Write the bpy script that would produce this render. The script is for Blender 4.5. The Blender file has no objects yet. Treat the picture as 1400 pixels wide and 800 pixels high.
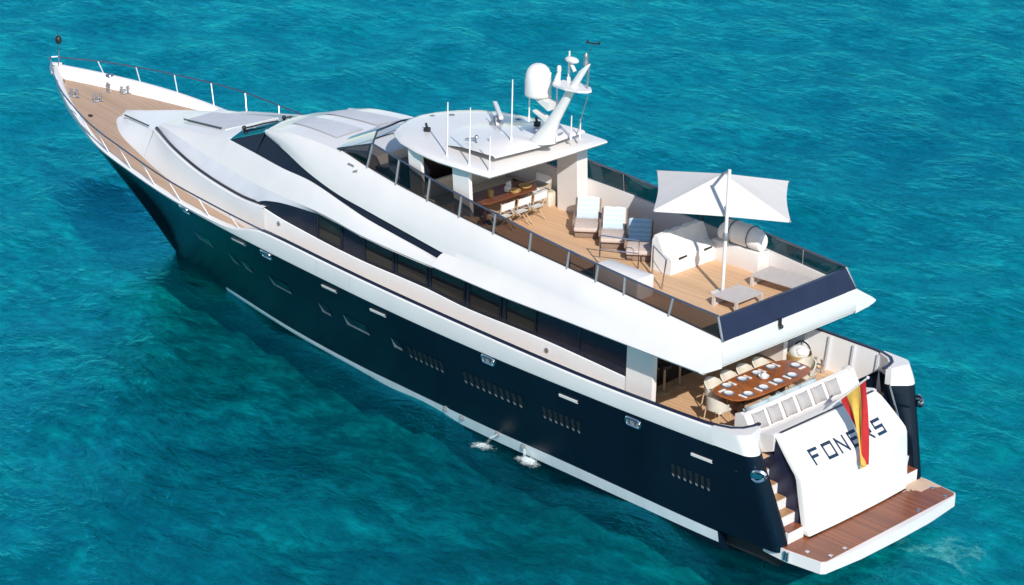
import bpy, math, random
from mathutils import Vector, Matrix
random.seed(7)
SC = bpy.context.scene
COL = SC.collection
R = math.radians

# ---------------------------------------------------------------- camera
cam_d = bpy.data.cameras.new('camera'); cam = bpy.data.objects.new('camera', cam_d); COL.objects.link(cam)
AL, PT, RO = 0.77106, 0.37292, 0.02409
CAM_F, CAM_C = 3231.0, Vector((-28.98, 43.227, 26.581))
def set_camera():
    r = Vector((-math.cos(AL), -math.sin(AL), 0)); a = Vector((math.sin(AL), -math.cos(AL), 0)); up = Vector((0, 0, 1))
    d = a*math.cos(PT)-up*math.sin(PT); u = a*math.sin(PT)+up*math.cos(PT)
    c, s = math.cos(RO), math.sin(RO)
    r2 = c*r+s*u; u2 = -s*r+c*u
    m = Matrix(((r2.x, u2.x, -d.x, CAM_C.x), (r2.y, u2.y, -d.y, CAM_C.y), (r2.z, u2.z, -d.z, CAM_C.z), (0, 0, 0, 1)))
    cam.matrix_world = m
    cam_d.sensor_width = 36.0; cam_d.lens = CAM_F/1400.0*36.0
    cam_d.clip_start = 1.0; cam_d.clip_end = 6000.0
set_camera(); SC.camera = cam

# ---------------------------------------------------------------- light
SUN_EL, SUN_AZ = R(34), R(31)           # azimuth: from dead astern towards port
TO_SUN = Vector((-math.cos(SUN_AZ)*math.cos(SUN_EL), math.sin(SUN_AZ)*math.cos(SUN_EL), math.sin(SUN_EL)))
sun_d = bpy.data.lights.new('sun', 'SUN'); sun = bpy.data.objects.new('sun', sun_d); COL.objects.link(sun)
sun_d.energy = 4.6; sun_d.angle = R(0.55); sun_d.color = (1.0, 0.965, 0.91)
sun.rotation_euler = (-TO_SUN).to_track_quat('-Z', 'Y').to_euler()
sun.location = (-20, 20, 40)
W = bpy.data.worlds.new('World'); SC.world = W; W.use_nodes = True
nt = W.node_tree; nt.nodes.clear()
sky = nt.nodes.new('ShaderNodeTexSky'); sky.sky_type = 'NISHITA'; sky.sun_disc = False
sky.sun_elevation = SUN_EL; sky.sun_rotation = math.atan2(TO_SUN.x, TO_SUN.y)
sky.air_density = 1.0; sky.dust_density = 0.15; sky.ozone_density = 1.1
bg = nt.nodes.new('ShaderNodeBackground'); bg.inputs['Strength'].default_value = 0.145
wo = nt.nodes.new('ShaderNodeOutputWorld')
nt.links.new(sky.outputs[0], bg.inputs[0]); nt.links.new(bg.outputs[0], wo.inputs[0])
SC.view_settings.view_transform = 'Standard'; SC.view_settings.look = 'None'
SC.view_settings.exposure = 0.10; SC.view_settings.gamma = 1.0; SC.view_settings.use_curve_mapping = False
SC.cycles.max_bounces = 8; SC.cycles.transparent_max_bounces = 12

# ---------------------------------------------------------------- materials
class NT:
    def __init__(s, name):
        s.m = bpy.data.materials.new(name); s.m.use_nodes = True
        s.t = s.m.node_tree; s.t.nodes.clear()
        s.out = s.n('ShaderNodeOutputMaterial')
    def n(s, kind, **kw):
        nd = s.t.nodes.new(kind)
        for k, v in kw.items():
            if hasattr(nd, k): setattr(nd, k, v)
            else: nd.inputs[k].default_value = v
        return nd
    def l(s, a, b): s.t.links.new(a, b)
    def math(s, op, a, b=None):
        nd = s.n('ShaderNodeMath', operation=op)
        for i, v in enumerate((a, b)):
            if v is None: continue
            if isinstance(v, (int, float)): nd.inputs[i].default_value = v
            else: s.l(v, nd.inputs[i])
        return nd.outputs[0]
    def mixc(s, f, a, b, mode='MIX'):
        nd = s.n('ShaderNodeMix', data_type='RGBA', blend_type=mode)
        for v, i in ((f, 0), (a, 6), (b, 7)):
            if isinstance(v, (int, float)): nd.inputs[i].default_value = v
            elif isinstance(v, tuple): nd.inputs[i].default_value = v+(1,) if len(v) == 3 else v
            else: s.l(v, nd.inputs[i])
        return nd.outputs[2]
    def ramp(s, f, *st):
        nd = s.n('ShaderNodeValToRGB'); e = nd.color_ramp.elements
        while len(e) < len(st): e.new(0.5)
        for i, (p, c) in enumerate(st):
            e[i].position = p; e[i].color = c+(1,) if isinstance(c, tuple) else (c, c, c, 1)
        s.l(f, nd.inputs[0]); return nd.outputs[0]
def obj_co(t): return t.n('ShaderNodeTexCoord').outputs['Object']
def noise(t, co, scale, detail=3.0, rough=0.55, dist=0.0):
    nd = t.n('ShaderNodeTexNoise'); nd.inputs['Scale'].default_value = scale; nd.inputs['Detail'].default_value = detail
    nd.inputs['Roughness'].default_value = rough; nd.inputs['Distortion'].default_value = dist
    t.l(co, nd.inputs['Vector']); return nd.outputs[0]
def vscale(t, co, sx, sy, sz, rz=0.0):
    mp = t.n('ShaderNodeMapping'); mp.inputs['Scale'].default_value = (sx, sy, sz); mp.inputs['Rotation'].default_value = (0, 0, rz)
    t.l(co, mp.inputs[0]); return mp.outputs[0]
def paint(name, col, rough=0.35, var=0.06, scale=3.0, bump=0.0, metal=0.0, coat=0.0, spec=0.5, streak=False):
    t = NT(name); b = t.n('ShaderNodeBsdfPrincipled'); co = obj_co(t)
    if streak: f = noise(t, vscale(t, co, 1, 1, 0.15), scale, 4)
    else: f = noise(t, co, scale, 4)
    dark = tuple(c*(1-var) for c in col); lite = tuple(min(1, c*(1+var*0.6)) for c in col)
    t.l(t.ramp(f, (0.3, dark), (0.7, lite)), b.inputs['Base Color'])
    t.l(t.math('ADD', t.math('MULTIPLY', f, rough*0.3), rough*0.85), b.inputs['Roughness'])
    b.inputs['Metallic'].default_value = metal; b.inputs['Coat Weight'].default_value = coat; b.inputs['Coat Roughness'].default_value = 0.06
    b.inputs['Specular IOR Level'].default_value = spec
    if bump:
        bn = t.n('ShaderNodeBump'); bn.inputs['Strength'].default_value = bump; bn.inputs['Distance'].default_value = 0.02
        t.l(noise(t, co, scale*14, 3), bn.inputs['Height']); t.l(bn.outputs[0], b.inputs['Normal'])
    t.l(b.outputs[0], t.out.inputs[0]); return t.m
def teak(name, c1, c2, seam=(0.05, 0.035, 0.025), plank=0.075, rough=0.6, axis='Y', seam_w=0.09):
    t = NT(name); b = t.n('ShaderNodeBsdfPrincipled'); co = obj_co(t)
    sp = t.n('ShaderNodeSeparateXYZ'); t.l(co, sp.inputs[0])
    u = t.math('DIVIDE', sp.outputs[axis], plank)
    fl = t.math('FLOOR', u); fr = t.math('FRACT', u)
    wn = t.n('ShaderNodeTexWhiteNoise', noise_dimensions='1D'); t.l(fl, wn.inputs['W'])
    lng = 'X' if axis == 'Y' else 'Y'
    grain = noise(t, vscale(t, co, 1.2 if axis == 'Y' else 22, 22 if axis == 'Y' else 1.2, 1), 2.2, 5, 0.65)
    blot = noise(t, co, 0.9, 4)
    mixf = t.math('ADD', t.math('MULTIPLY', wn.outputs['Value'], 0.4), t.math('ADD', t.math('MULTIPLY', grain, 0.45), t.math('MULTIPLY', blot, 0.3)))
    c = t.ramp(mixf, (0.25, c2), (0.85, c1))
    s = t.math('LESS_THAN', fr, seam_w)
    c = t.mixc(t.math('MULTIPLY', s, 0.75), c, seam)
    t.l(c, b.inputs['Base Color']); b.inputs['Roughness'].default_value = rough
    bn = t.n('ShaderNodeBump'); bn.inputs['Strength'].default_value = 0.25; bn.inputs['Distance'].default_value = 0.01
    t.l(t.math('SUBTRACT', grain, s), bn.inputs['Height']); t.l(bn.outputs[0], b.inputs['Normal'])
    t.l(b.outputs[0], t.out.inputs[0]); return t.m
def tinted(name, tint, gl=0.06, rough=0.03):
    t = NT(name); tr = t.n('ShaderNodeBsdfTransparent'); tr.inputs[0].default_value = tint+(1,)
    g = t.n('ShaderNodeBsdfGlossy'); g.inputs['Roughness'].default_value = rough; g.inputs[0].default_value = (0.9, 0.9, 0.95, 1)
    lw = t.n('ShaderNodeLayerWeight'); lw.inputs['Blend'].default_value = 0.5
    fr = t.math('ADD', t.math('MULTIPLY', t.math('POWER', lw.outputs['Facing'], 5.0), 0.9), 0.045)
    mx = t.n('ShaderNodeMixShader'); t.l(fr, mx.inputs[0]); t.l(tr.outputs[0], mx.inputs[1]); t.l(g.outputs[0], mx.inputs[2])
    t.l(mx.outputs[0], t.out.inputs[0]); return t.m
def fabric(name, col, var=0.1, scale=8, stripes=None):
    t = NT(name); b = t.n('ShaderNodeBsdfPrincipled'); co = obj_co(t)
    f = noise(t, co, scale, 4)
    c = t.ramp(f, (0.3, tuple(x*(1-var) for x in col)), (0.7, col))
    if stripes:
        sp = t.n('ShaderNodeSeparateXYZ'); t.l(co, sp.inputs[0])
        st = t.math('FRACT', t.math('MULTIPLY', sp.outputs[stripes[0]], stripes[1]))
        c = t.mixc(t.math('LESS_THAN', st, stripes[2]), c, stripes[3])
    t.l(c, b.inputs['Base Color']); b.inputs['Roughness'].default_value = 0.9; b.inputs['Specular IOR Level'].default_value = 0.2
    bn = t.n('ShaderNodeBump'); bn.inputs['Strength'].default_value = 0.35; bn.inputs['Distance'].default_value = 0.02
    t.l(noise(t, co, scale*1.7, 4), bn.inputs['Height']); t.l(bn.outputs[0], b.inputs['Normal'])
    t.l(b.outputs[0], t.out.inputs[0]); return t.m

M = {}
M['white'] = paint('white_gelcoat', (0.725, 0.685, 0.655), 0.2, 0.04, 0.8)
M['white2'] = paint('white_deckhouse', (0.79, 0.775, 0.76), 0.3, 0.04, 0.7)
M['nonskid_shade'] = paint('grey_nonskid_shade', (0.56, 0.56, 0.585), 0.7, 0.05, 2.0, bump=0.25)  # non-skid grey, also painted on the coachroof sides as their shade
M['navy'] = paint('navy_gelcoat', (0.0035, 0.009, 0.019), 0.26, 0.25, 0.5, coat=0.0, spec=0.21, streak=True)
M['navy_trim'] = paint('navy_trim', (0.012, 0.017, 0.046), 0.35, 0.15, 2.0)
M['anti'] = paint('antifouling', (0.012, 0.011, 0.012), 0.6, 0.4, 3.0)
M['stripe'] = paint('boot_stripe_white', (0.74, 0.74, 0.73), 0.4, 0.1, 1.6, streak=True)
M['glassdark'] = paint('dark_window', (0.005, 0.009, 0.018), 0.05, 0.2, 1.0, spec=0.45)
M['panel_navy'] = paint('window_band_panel', (0.011, 0.015, 0.030), 0.22, 0.15, 1.0)
M['pane'] = paint('window_pane', (0.020, 0.020, 0.018), 0.03, 0.5, 1.3, spec=0.7)
M['chrome'] = paint('stainless', (0.62, 0.63, 0.65), 0.18, 0.1, 6, metal=1.0)
M['stanchion'] = paint('polished_post', (0.78, 0.78, 0.78), 0.3, 0.05, 6, metal=0.35)
M['railblue'] = paint('rail_stainless_dark', (0.16, 0.19, 0.25), 0.25, 0.1, 6, metal=0.8)
M['alu'] = paint('grey_post', (0.30, 0.30, 0.32), 0.4, 0.1, 6, metal=0.5)
M['black'] = paint('black_rubber', (0.012, 0.012, 0.013), 0.5, 0.2, 5)
M['groove'] = paint('dark_groove', (0.012, 0.016, 0.026), 0.3, 0.2, 5)
M['teak'] = teak('teak_deck', (0.78, 0.50, 0.295), (0.61, 0.375, 0.21), seam=(0.16, 0.10, 0.065))
M['teakfore'] = teak('teak_foredeck', (0.50, 0.34, 0.235), (0.38, 0.25, 0.165), seam=(0.12, 0.08, 0.055))
M['teakwet'] = teak('wet_teak', (0.30, 0.092, 0.036), (0.15, 0.040, 0.016), rough=0.22, plank=0.085)
M['teakplat'] = M['teakwet'].copy(); M['teakplat'].name = 'platform_teak'
def dry_patch(m):
    t = NT.__new__(NT); t.m = m; t.t = m.node_tree
    b = [n for n in t.t.nodes if n.type == 'BSDF_PRINCIPLED'][0]; src = b.inputs['Base Color'].links[0].from_socket
    co = obj_co(t); sp = t.n('ShaderNodeSeparateXYZ'); t.l(co, sp.inputs[0])
    f = t.math('ADD', t.math('MULTIPLY', sp.outputs['X'], 0.9), t.math('MULTIPLY', sp.outputs['Y'], -0.55))
    f = t.math('ADD', f, t.math('MULTIPLY', noise(t, co, 2.6, 4), 0.75))
    k = t.math('GREATER_THAN', f, 2.30)
    t.l(t.mixc(k, src, (0.60, 0.42, 0.29)), b.inputs['Base Color'])
    t.l(t.math('ADD', 0.3, t.math('MULTIPLY', k, 0.35)), b.inputs['Roughness'])
dry_patch(M['teakplat'])
M['teaktread'] = teak('teak_tread', (0.50, 0.28, 0.14), (0.36, 0.19, 0.09), rough=0.4)
M['varnish'] = teak('varnished_wood', (0.42, 0.135, 0.036), (0.27, 0.075, 0.02), rough=0.12, plank=0.30, seam_w=0.015)
M['mahog'] = teak('dark_mahogany', (0.23, 0.075, 0.032), (0.13, 0.040, 0.018), rough=0.42, plank=0.25, axis='X', seam_w=0.02)
M['wood'] = paint('pale_wood', (0.50, 0.36, 0.22), 0.5, 0.15, 8)
M['saloon'] = paint('saloon_dark', (0.035, 0.018, 0.012), 0.4, 0.2, 2)
M['smoke'] = tinted('smoked_glass', (0.215, 0.185, 0.175))
M['clear'] = tinted('pale_glass', (0.62, 0.70, 0.76))
M['canvas'] = fabric('white_canvas', (0.76, 0.755, 0.74), 0.07, 4)
M['parasol'] = fabric('parasol_cloth', (0.69, 0.645, 0.61), 0.05, 2.5)
M['cream'] = fabric('cream_fabric', (0.66, 0.60, 0.50), 0.12, 9)
M['taupe'] = fabric('taupe_weave', (0.60, 0.49, 0.43), 0.14, 14)
M['rattan'] = fabric('brown_rattan', (0.30, 0.215, 0.165), 0.3, 25)
M['greypillow'] = fabric('grey_pillow', (0.40, 0.375, 0.36), 0.14, 9)
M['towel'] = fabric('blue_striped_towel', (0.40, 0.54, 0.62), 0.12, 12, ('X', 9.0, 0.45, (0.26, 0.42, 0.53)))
M['towel_pale'] = fabric('pale_blue_towel', (0.60, 0.67, 0.70), 0.12, 12, ('X', 9.0, 0.4, (0.50, 0.60, 0.65)))
M['bluefab'] = fabric('pale_blue_seat', (0.52, 0.62, 0.66), 0.12, 9)
M['wicker'] = fabric('wicker', (0.55, 0.36, 0.14), 0.35, 30)
M['plate'] = paint('porcelain', (0.82, 0.82, 0.82), 0.12, 0.03, 4, coat=0.3)
M['platerim'] = paint('plate_rim_blue', (0.16, 0.20, 0.28), 0.15, 0.1, 4)
M['wine'] = tinted('wine_glass', (0.90, 0.90, 0.92))
M['red'] = fabric('flag_red', (0.50, 0.028, 0.030), 0.15, 6)
M['yellow'] = fabric('flag_yellow', (0.70, 0.42, 0.085), 0.15, 6)
M['helm'] = paint('helm_console', (0.10, 0.13, 0.19), 0.35, 0.15, 4)
M['tablegrey'] = paint('table_slats', (0.56, 0.50, 0.47), 0.5, 0.08, 6)
M['letters'] = paint('letter_blue', (0.02, 0.05, 0.095), 0.25, 0.1, 4, metal=0.2)
M['foam'] = paint('foam', (0.60, 0.67, 0.68), 0.6, 0.1, 9, bump=0.5)
def foam_sheet(name, cx, cy, cz, rx, ry, dens=0.5, fs=5.0):
    t = NT(name); co = obj_co(t); mp = t.n('ShaderNodeMapping', vector_type='POINT')
    mp.inputs['Location'].default_value = (-cx/rx, -cy/ry, -cz); mp.inputs['Scale'].default_value = (1/rx, 1/ry, 1.0); t.l(co, mp.inputs[0])
    ln = t.n('ShaderNodeVectorMath', operation='LENGTH'); t.l(mp.outputs[0], ln.inputs[0])
    n1 = noise(t, co, fs, 6, 0.7, 0.8); n2 = noise(t, co, 1.7, 3, 0.5, 0.5)
    v = t.math('ADD', t.math('MULTIPLY', n1, 0.75), t.math('MULTIPLY', n2, 0.55)); v = t.math('SUBTRACT', v, t.math('MULTIPLY', ln.outputs['Value'], 0.62))
    a = t.ramp(v, (dens-0.28, 0.0), (dens+0.02, 1.0))
    d = t.n('ShaderNodeBsdfDiffuse'); d.inputs[0].default_value = (0.66, 0.73, 0.73, 1); tr = t.n('ShaderNodeBsdfTransparent')
    mx = t.n('ShaderNodeMixShader'); t.l(a, mx.inputs[0]); t.l(tr.outputs[0], mx.inputs[1]); t.l(d.outputs[0], mx.inputs[2]); t.l(mx.outputs[0], t.out.inputs[0]); return t.m

# ---------------------------------------------------------------- mesh helpers
class MB:
    def __init__(s): s.v = []; s.f = []; s.mi = []; s.cur = 0
    def add(s, vs, fs):
        o = len(s.v); s.v += [tuple(v) for v in vs]
        for f in fs: s.f.append(tuple(i+o for i in f)); s.mi.append(s.cur)
        return s
    def box(s, c, d, rz=0.0, ry=0.0, bev=0.0):
        m = Matrix.Rotation(rz, 3, 'Z') @ Matrix.Rotation(ry, 3, 'Y')
        x, y, z = d[0]/2, d[1]/2, d[2]/2; C = Vector(c)
        if bev <= 0:
            vs = [C+m@Vector((a*x, b*y, e*z)) for a in (-1, 1) for b in (-1, 1) for e in (-1, 1)]
            return s.add(vs, [(0, 1, 3, 2), (4, 6, 7, 5), (0, 4, 5, 1), (2, 3, 7, 6), (0, 2, 6, 4), (1, 5, 7, 3)])
        b_ = min(bev, x*0.95, y*0.95, z*0.95)
        def ring(zz, ins):
            k = b_; X, Y = x-ins, y-ins
            k2 = max(1e-4, k-ins) if ins < k else 1e-4
            pts = []
            for (cx, cy, a0) in ((X-k2, Y-k2, 0), (-X+k2, Y-k2, 90), (-X+k2, -Y+k2, 180), (X-k2, -Y+k2, 270)):
                for q in range(4):
                    a = R(a0+q*30); pts.append((cx+k2*math.cos(a), cy+k2*math.sin(a), zz))
            return pts
        rs = [ring(-z, b_*0.9), ring(-z+b_*0.3, b_*0.3), ring(-z+b_, 0), ring(z-b_, 0), ring(z-b_*0.3, b_*0.3), ring(z, b_*0.9)]
        vs = [C+m@Vector(p) for r in rs for p in r]; n = 16
        fs = [(i*n+j, i*n+(j+1) % n, (i+1)*n+(j+1) % n, (i+1)*n+j) for i in range(5) for j in range(n)]
        fs += [tuple(range(n))[::-1], tuple(5*n+j for j in range(n))]
        return s.add(vs, fs)
    def loft(s, rows, closed=False, caps=False, flip=False):
        n = len(rows[0]); vs = [p for r in rows for p in r]; fs = []
        for i in range(len(rows)-1):
            for j in range(n if closed else n-1):
                k = (j+1) % n
                f = (i*n+j, i*n+k, (i+1)*n+k, (i+1)*n+j)
                fs.append(f[::-1] if flip else f)
        if caps:
            fs.append(tuple(range(n))[::-1]); fs.append(tuple((len(rows)-1)*n+j for j in range(n)))
        return s.add(vs, fs)
    def tube(s, path, r, n=6, closed=False):
        P = [Vector(p) for p in path]; rows = []
        rr = r if isinstance(r, (list, tuple)) else [r]*len(P)
        for i, p in enumerate(P):
            if closed: t = P[(i+1) % len(P)]-P[i-1]
            else: t = P[min(i+1, len(P)-1)]-P[max(i-1, 0)]
            t.normalize(); a = Vector((0, 0, 1)) if abs(t.z) < 0.9 else Vector((1, 0, 0))
            u = t.cross(a).normalized(); w = t.cross(u)
            rows.append([p+rr[i]*(math.cos(2*math.pi*k/n)*u+math.sin(2*math.pi*k/n)*w) for k in range(n)])
        if closed: rows.append(rows[0]); return s.loft(rows, True)
        return s.loft(rows, True, True)
    def lathe(s, prof, c=(0, 0, 0), n=20, axis=None, sx=1, sy=1):
        C = Vector(c); q = Matrix.Identity(3)
        if axis is not None: q = Vector((0, 0, 1)).rotation_difference(Vector(axis)).to_matrix()
        rows = [[C+q@Vector((r*sx*math.cos(2*math.pi*k/n), r*sy*math.sin(2*math.pi*k/n), z)) for k in range(n)] for r, z in prof]
        return s.loft(rows, True, True)
    def prism(s, poly, d0, d1, axis='Z'):
        n = len(poly)
        def P(a, b, d): return {'Z': (a, b, d), 'Y': (a, d, b), 'X': (d, a, b)}[axis]
        vs = [P(a, b, d0) for a, b in poly]+[P(a, b, d1) for a, b in poly]
        fs = [(i, (i+1) % n, n+(i+1) % n, n+i) for i in range(n)]+[tuple(range(n))[::-1], tuple(range(n, 2*n))]
        return s.add(vs, fs)
    def ball(s, c, r, n=10, m=6):
        prof = [(max(1e-4, math.sin(math.pi*i/m)), -math.cos(math.pi*i/m)) for i in range(m+1)]
        rx, ry, rz = r if isinstance(r, (list, tuple)) else (r, r, r)
        C = Vector(c)
        rows = [[C+Vector((a*rx*math.cos(2*math.pi*k/n), a*ry*math.sin(2*math.pi*k/n), b*rz)) for k in range(n)] for a, b in prof]
        return s.loft(rows, True, True)
    def build(s, name, mats, parent=None, smooth=None, fix=True):
        me = bpy.data.meshes.new(name); me.from_pydata(s.v, [], s.f); me.validate()
        if not isinstance(mats, (list, tuple)): mats = [mats]
        for m in mats: me.materials.append(m)
        if len(me.polygons) == len(s.mi):
            for p, i in zip(me.polygons, s.mi): p.material_index = i
        if fix:
            import bmesh
            bm = bmesh.new(); bm.from_mesh(me); bmesh.ops.remove_doubles(bm, verts=bm.verts, dist=1e-5)
            bmesh.ops.recalc_face_normals(bm, faces=bm.faces); bm.to_mesh(me); bm.free()
        if smooth is not None:
            me.shade_smooth(); me.set_sharp_from_angle(angle=R(smooth))
        o = bpy.data.objects.new(name, me); COL.objects.link(o)
        if parent is not None: o.parent = parent
        return o
def tag(o, label=None, cat=None, group=None, kind=None):
    if label: o['label'] = label
    if cat: o['category'] = cat
    if group: o['group'] = group
    if kind: o['kind'] = kind
    return o
def thing(name, label, cat, loc=(0, 0, 0), rz=0.0, group=None):
    o = bpy.data.objects.new(name, None); COL.objects.link(o); o.empty_display_size = 0.2
    o.location = loc; o.rotation_euler = (0, 0, rz); return tag(o, label, cat, group)
def kids(o): return [c for c in bpy.data.objects if c.parent == o]
def copy_tree(o, parent=None):
    c = o.copy(); COL.objects.link(c)
    if parent is not None: c.parent = parent
    for ch in kids(o): copy_tree(ch, c)
    return c
def curve(tab, n):
    # resample an (x, y, z) feature line by x with smooth interpolation; tab sorted by x
    xs = [p[0] for p in tab]; ty = [(p[0], p[1]) for p in tab]; tz = [(p[0], p[2]) for p in tab]
    return lambda x: (x, lerp_tab(ty, x), lerp_tab(tz, x))
def seg(a, b, n): return [a+(b-a)*i/(n-1) for i in range(n)]

def lerp_tab(tab, x):
    if x <= tab[0][0]: return tab[0][1]
    for i in range(len(tab)-1):
        x0,y0=tab[i]; x1,y1=tab[i+1]
        if x <= x1:
            # monotone-ish cubic (catmull) interpolation
            xm=tab[i-1] if i>0 else (x0-(x1-x0), y0-(y1-y0)); xp=tab[i+2] if i+2<len(tab) else (x1+(x1-x0), y1+(y1-y0))
            m0=(y1-xm[1])/(x1-xm[0]); m1=(xp[1]-y0)/(xp[0]-x0)
            h=x1-x0; t=(x-x0)/h
            return (2*t**3-3*t*t+1)*y0+(t**3-2*t*t+t)*h*m0+(-2*t**3+3*t*t)*y1+(t**3-t*t)*h*m1
    return tab[-1][1]
SHEER_B=[(0.5,3.16),(1.6,3.28),(2.5,3.36),(5,3.46),(8,3.5),(12,3.52),(15,3.5),(17,3.46),(19.3,3.42),(21.5,3.37),(23.95,3.25),(26.15,2.98),(28.5,2.58),(30.8,1.8),(31.8,1.38),(33.05,.76),(34.0,.2),(34.3,0.0)]
WATER_B=[(0.5,2.8),(3,2.86),(5.6,2.78),(8.2,2.68),(11.8,2.53),(16.7,2.09),(20.4,1.6),(24.3,.84),(26.5,.36),(28.0,0.0)]
def zs(x): return 2.95+1.65*max(0.0,(x-8)/26.0)**1.8
def zstem(x): return max(0.0,(x-28.0)/6.3)**1.05*4.66
def half_y(x,z):
    b=max(0.0,lerp_tab(SHEER_B,x)); s=zs(x)
    e=0.85+max(0,min(1,(x-10)/16))*0.55
    if x<28.0:
        w=max(0.0,lerp_tab(WATER_B,x))
        if z<=0: return w*(1+0.75*z)
        return w+(b-w)*(z/s)**e
    z0=zstem(x)
    if z<=z0: return 0.0
    return b*((z-z0)/max(1e-4,s-z0))**(e*0.75)

# ================================================================ WATER
import numpy as np
def water():
    near = np.arange(-75, 130.01, 0.5)
    far0 = -75-np.geomspace(1, 2500, 22)[::-1]; far1 = 130+np.geomspace(1, 2500, 22)
    xs = np.concatenate([far0, near, far1]); yy = np.concatenate([-100-np.geomspace(1, 2500, 22)[::-1], np.arange(-100, 60.01, 0.5), 60+np.geomspace(1, 2500, 22)])
    X, Y = np.meshgrid(xs, yy, indexing='ij')
    rng = np.random.RandomState(4); Z = np.zeros_like(X)
    for k in range(26):
        lam = rng.uniform(1.8, 9.0); a = R(200)+rng.normal(0, 0.75); amp = 0.0065*lam**0.7
        kx, ky = 2*math.pi/lam*math.cos(a), 2*math.pi/lam*math.sin(a)
        Z += amp*np.sin(kx*X+ky*Y+rng.uniform(0, 6.28)+0.6*np.sin(0.13*X+0.21*Y+k))
    fade = np.clip(1-np.maximum(np.maximum(-75-X, X-130), np.maximum(-100-Y, Y-60))/30, 0, 1)
    Z = Z*fade-0.02
    nx, ny = X.shape
    vs = np.stack([X, Y, Z], -1).reshape(-1, 3)
    i, j = np.meshgrid(np.arange(nx-1), np.arange(ny-1), indexing='ij')
    a = i*ny+j; fs = np.stack([a, a+ny, a+ny+1, a+1], -1).reshape(-1, 4)
    me = bpy.data.meshes.new('water'); me.from_pydata(vs.tolist(), [], fs.tolist()); me.shade_smooth()
    t = NT('sea_water'); b = t.n('ShaderNodeBsdfPrincipled'); co = obj_co(t)
    big = noise(t, co, 0.035, 3, 0.5)
    med = noise(t, vscale(t, co, 0.7, 1.3, 1, 0.6), 0.22, 5, 0.62, 0.5)
    fine = noise(t, vscale(t, co, 0.8, 1.3, 1, 0.75), 0.9, 4, 0.6, 0.4)
    f = t.math('ADD', t.math('MULTIPLY', big, 0.50), t.math('ADD', t.math('MULTIPLY', med, 0.30), t.math('MULTIPLY', fine, 0.20)))
    c = t.ramp(f, (0.38, (0.000, 0.046, 0.072)), (0.5, (0.000, 0.084, 0.100)), (0.62, (0.000, 0.130, 0.132)))
    t.l(c, b.inputs['Base Color'])
    b.inputs['Roughness'].default_value = 1.0; b.inputs['Specular IOR Level'].default_value = 0.0
    b.subsurface_method = 'BURLEY'; b.inputs['Subsurface Weight'].default_value = 1.0
    b.inputs['Subsurface Radius'].default_value = (0.3, 1.0, 1.2); b.inputs['Subsurface Scale'].default_value = 1.6
    h1 = noise(t, vscale(t, co, 0.75, 1.25, 1, 0.5), 1.15, 5, 0.62, 0.5)
    h2 = noise(t, vscale(t, co, 0.8, 1.2, 1, 0.2), 3.4, 5, 0.65, 0.4)
    h = t.math('ADD', t.math('MULTIPLY', h1, 1.0), t.math('MULTIPLY', h2, 0.30))
    bn = t.n('ShaderNodeBump'); bn.inputs['Strength'].default_value = 1.0; bn.inputs['Distance'].default_value = 0.13
    t.l(h, bn.inputs['Height']); t.l(bn.outputs[0], b.inputs['Normal'])
    g = t.n('ShaderNodeBsdfGlossy'); g.inputs['Roughness'].default_value = 0.07; g.inputs[0].default_value = (0.025, 0.44, 0.60, 1); t.l(bn.outputs[0], g.inputs['Normal'])
    lw = t.n('ShaderNodeLayerWeight'); lw.inputs['Blend'].default_value = 0.5; t.l(bn.outputs[0], lw.inputs['Normal'])
    fr = t.math('ADD', t.math('MULTIPLY', t.math('POWER', lw.outputs['Facing'], 2.4), 0.85), 0.09)
    tr = t.n('ShaderNodeBsdfTransparent'); tr.inputs[0].default_value = (0.10, 0.80, 0.82, 1)
    see = t.ramp(t.math('ADD', t.math('MULTIPLY', h1, 0.7), t.math('MULTIPLY', h2, 0.3)), (0.40, 0.85), (0.60, 0.22))
    body = t.n('ShaderNodeMixShader'); t.l(see, body.inputs[0]); t.l(b.outputs[0], body.inputs[1]); t.l(tr.outputs[0], body.inputs[2])
    mx = t.n('ShaderNodeMixShader'); t.l(fr, mx.inputs[0]); t.l(body.outputs[0], mx.inputs[1]); t.l(g.outputs[0], mx.inputs[2])
    t.l(mx.outputs[0], t.out.inputs[0])
    sb = MB(); gx = [-2500, -300, -60]+list(np.arange(-30, 61, 0.75))+[90, 300, 2600]; gy = [-2500, -300, -60]+list(np.arange(-30, 41, 0.75))+[70, 300, 2500]
    def bed(x, y): return -2.15+0.28*math.sin(0.9*x+1.3*math.sin(0.5*y))+0.24*math.sin(1.15*y+1.1*math.sin(0.7*x+2))+0.22*math.sin(2.3*x-1.9*y+1.5*math.sin(1.1*y))
    sb.loft([[(float(x), float(y), bed(x, y)) for y in gy] for x in gx])
    q = NT('seabed_sand'); d = q.n('ShaderNodeBsdfDiffuse'); cq = obj_co(q)
    fq = q.math('ADD', q.math('MULTIPLY', noise(q, cq, 0.045, 4, 0.55, 0.4), 0.7), q.math('MULTIPLY', noise(q, cq, 0.35, 4, 0.6, 0.5), 0.3))
    q.l(q.ramp(fq, (0.36, (0.04, 0.34, 0.46)), (0.48, (0.08, 0.60, 0.64)), (0.62, (0.16, 0.82, 0.78))), d.inputs[0]); q.l(d.outputs[0], q.out.inputs[0])
    tag(sb.build('seabed', q.m, None, 180), kind='structure')
    me.materials.append(t.m)
    o = bpy.data.objects.new('water', me); COL.objects.link(o); tag(o, kind='structure')
water()

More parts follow.
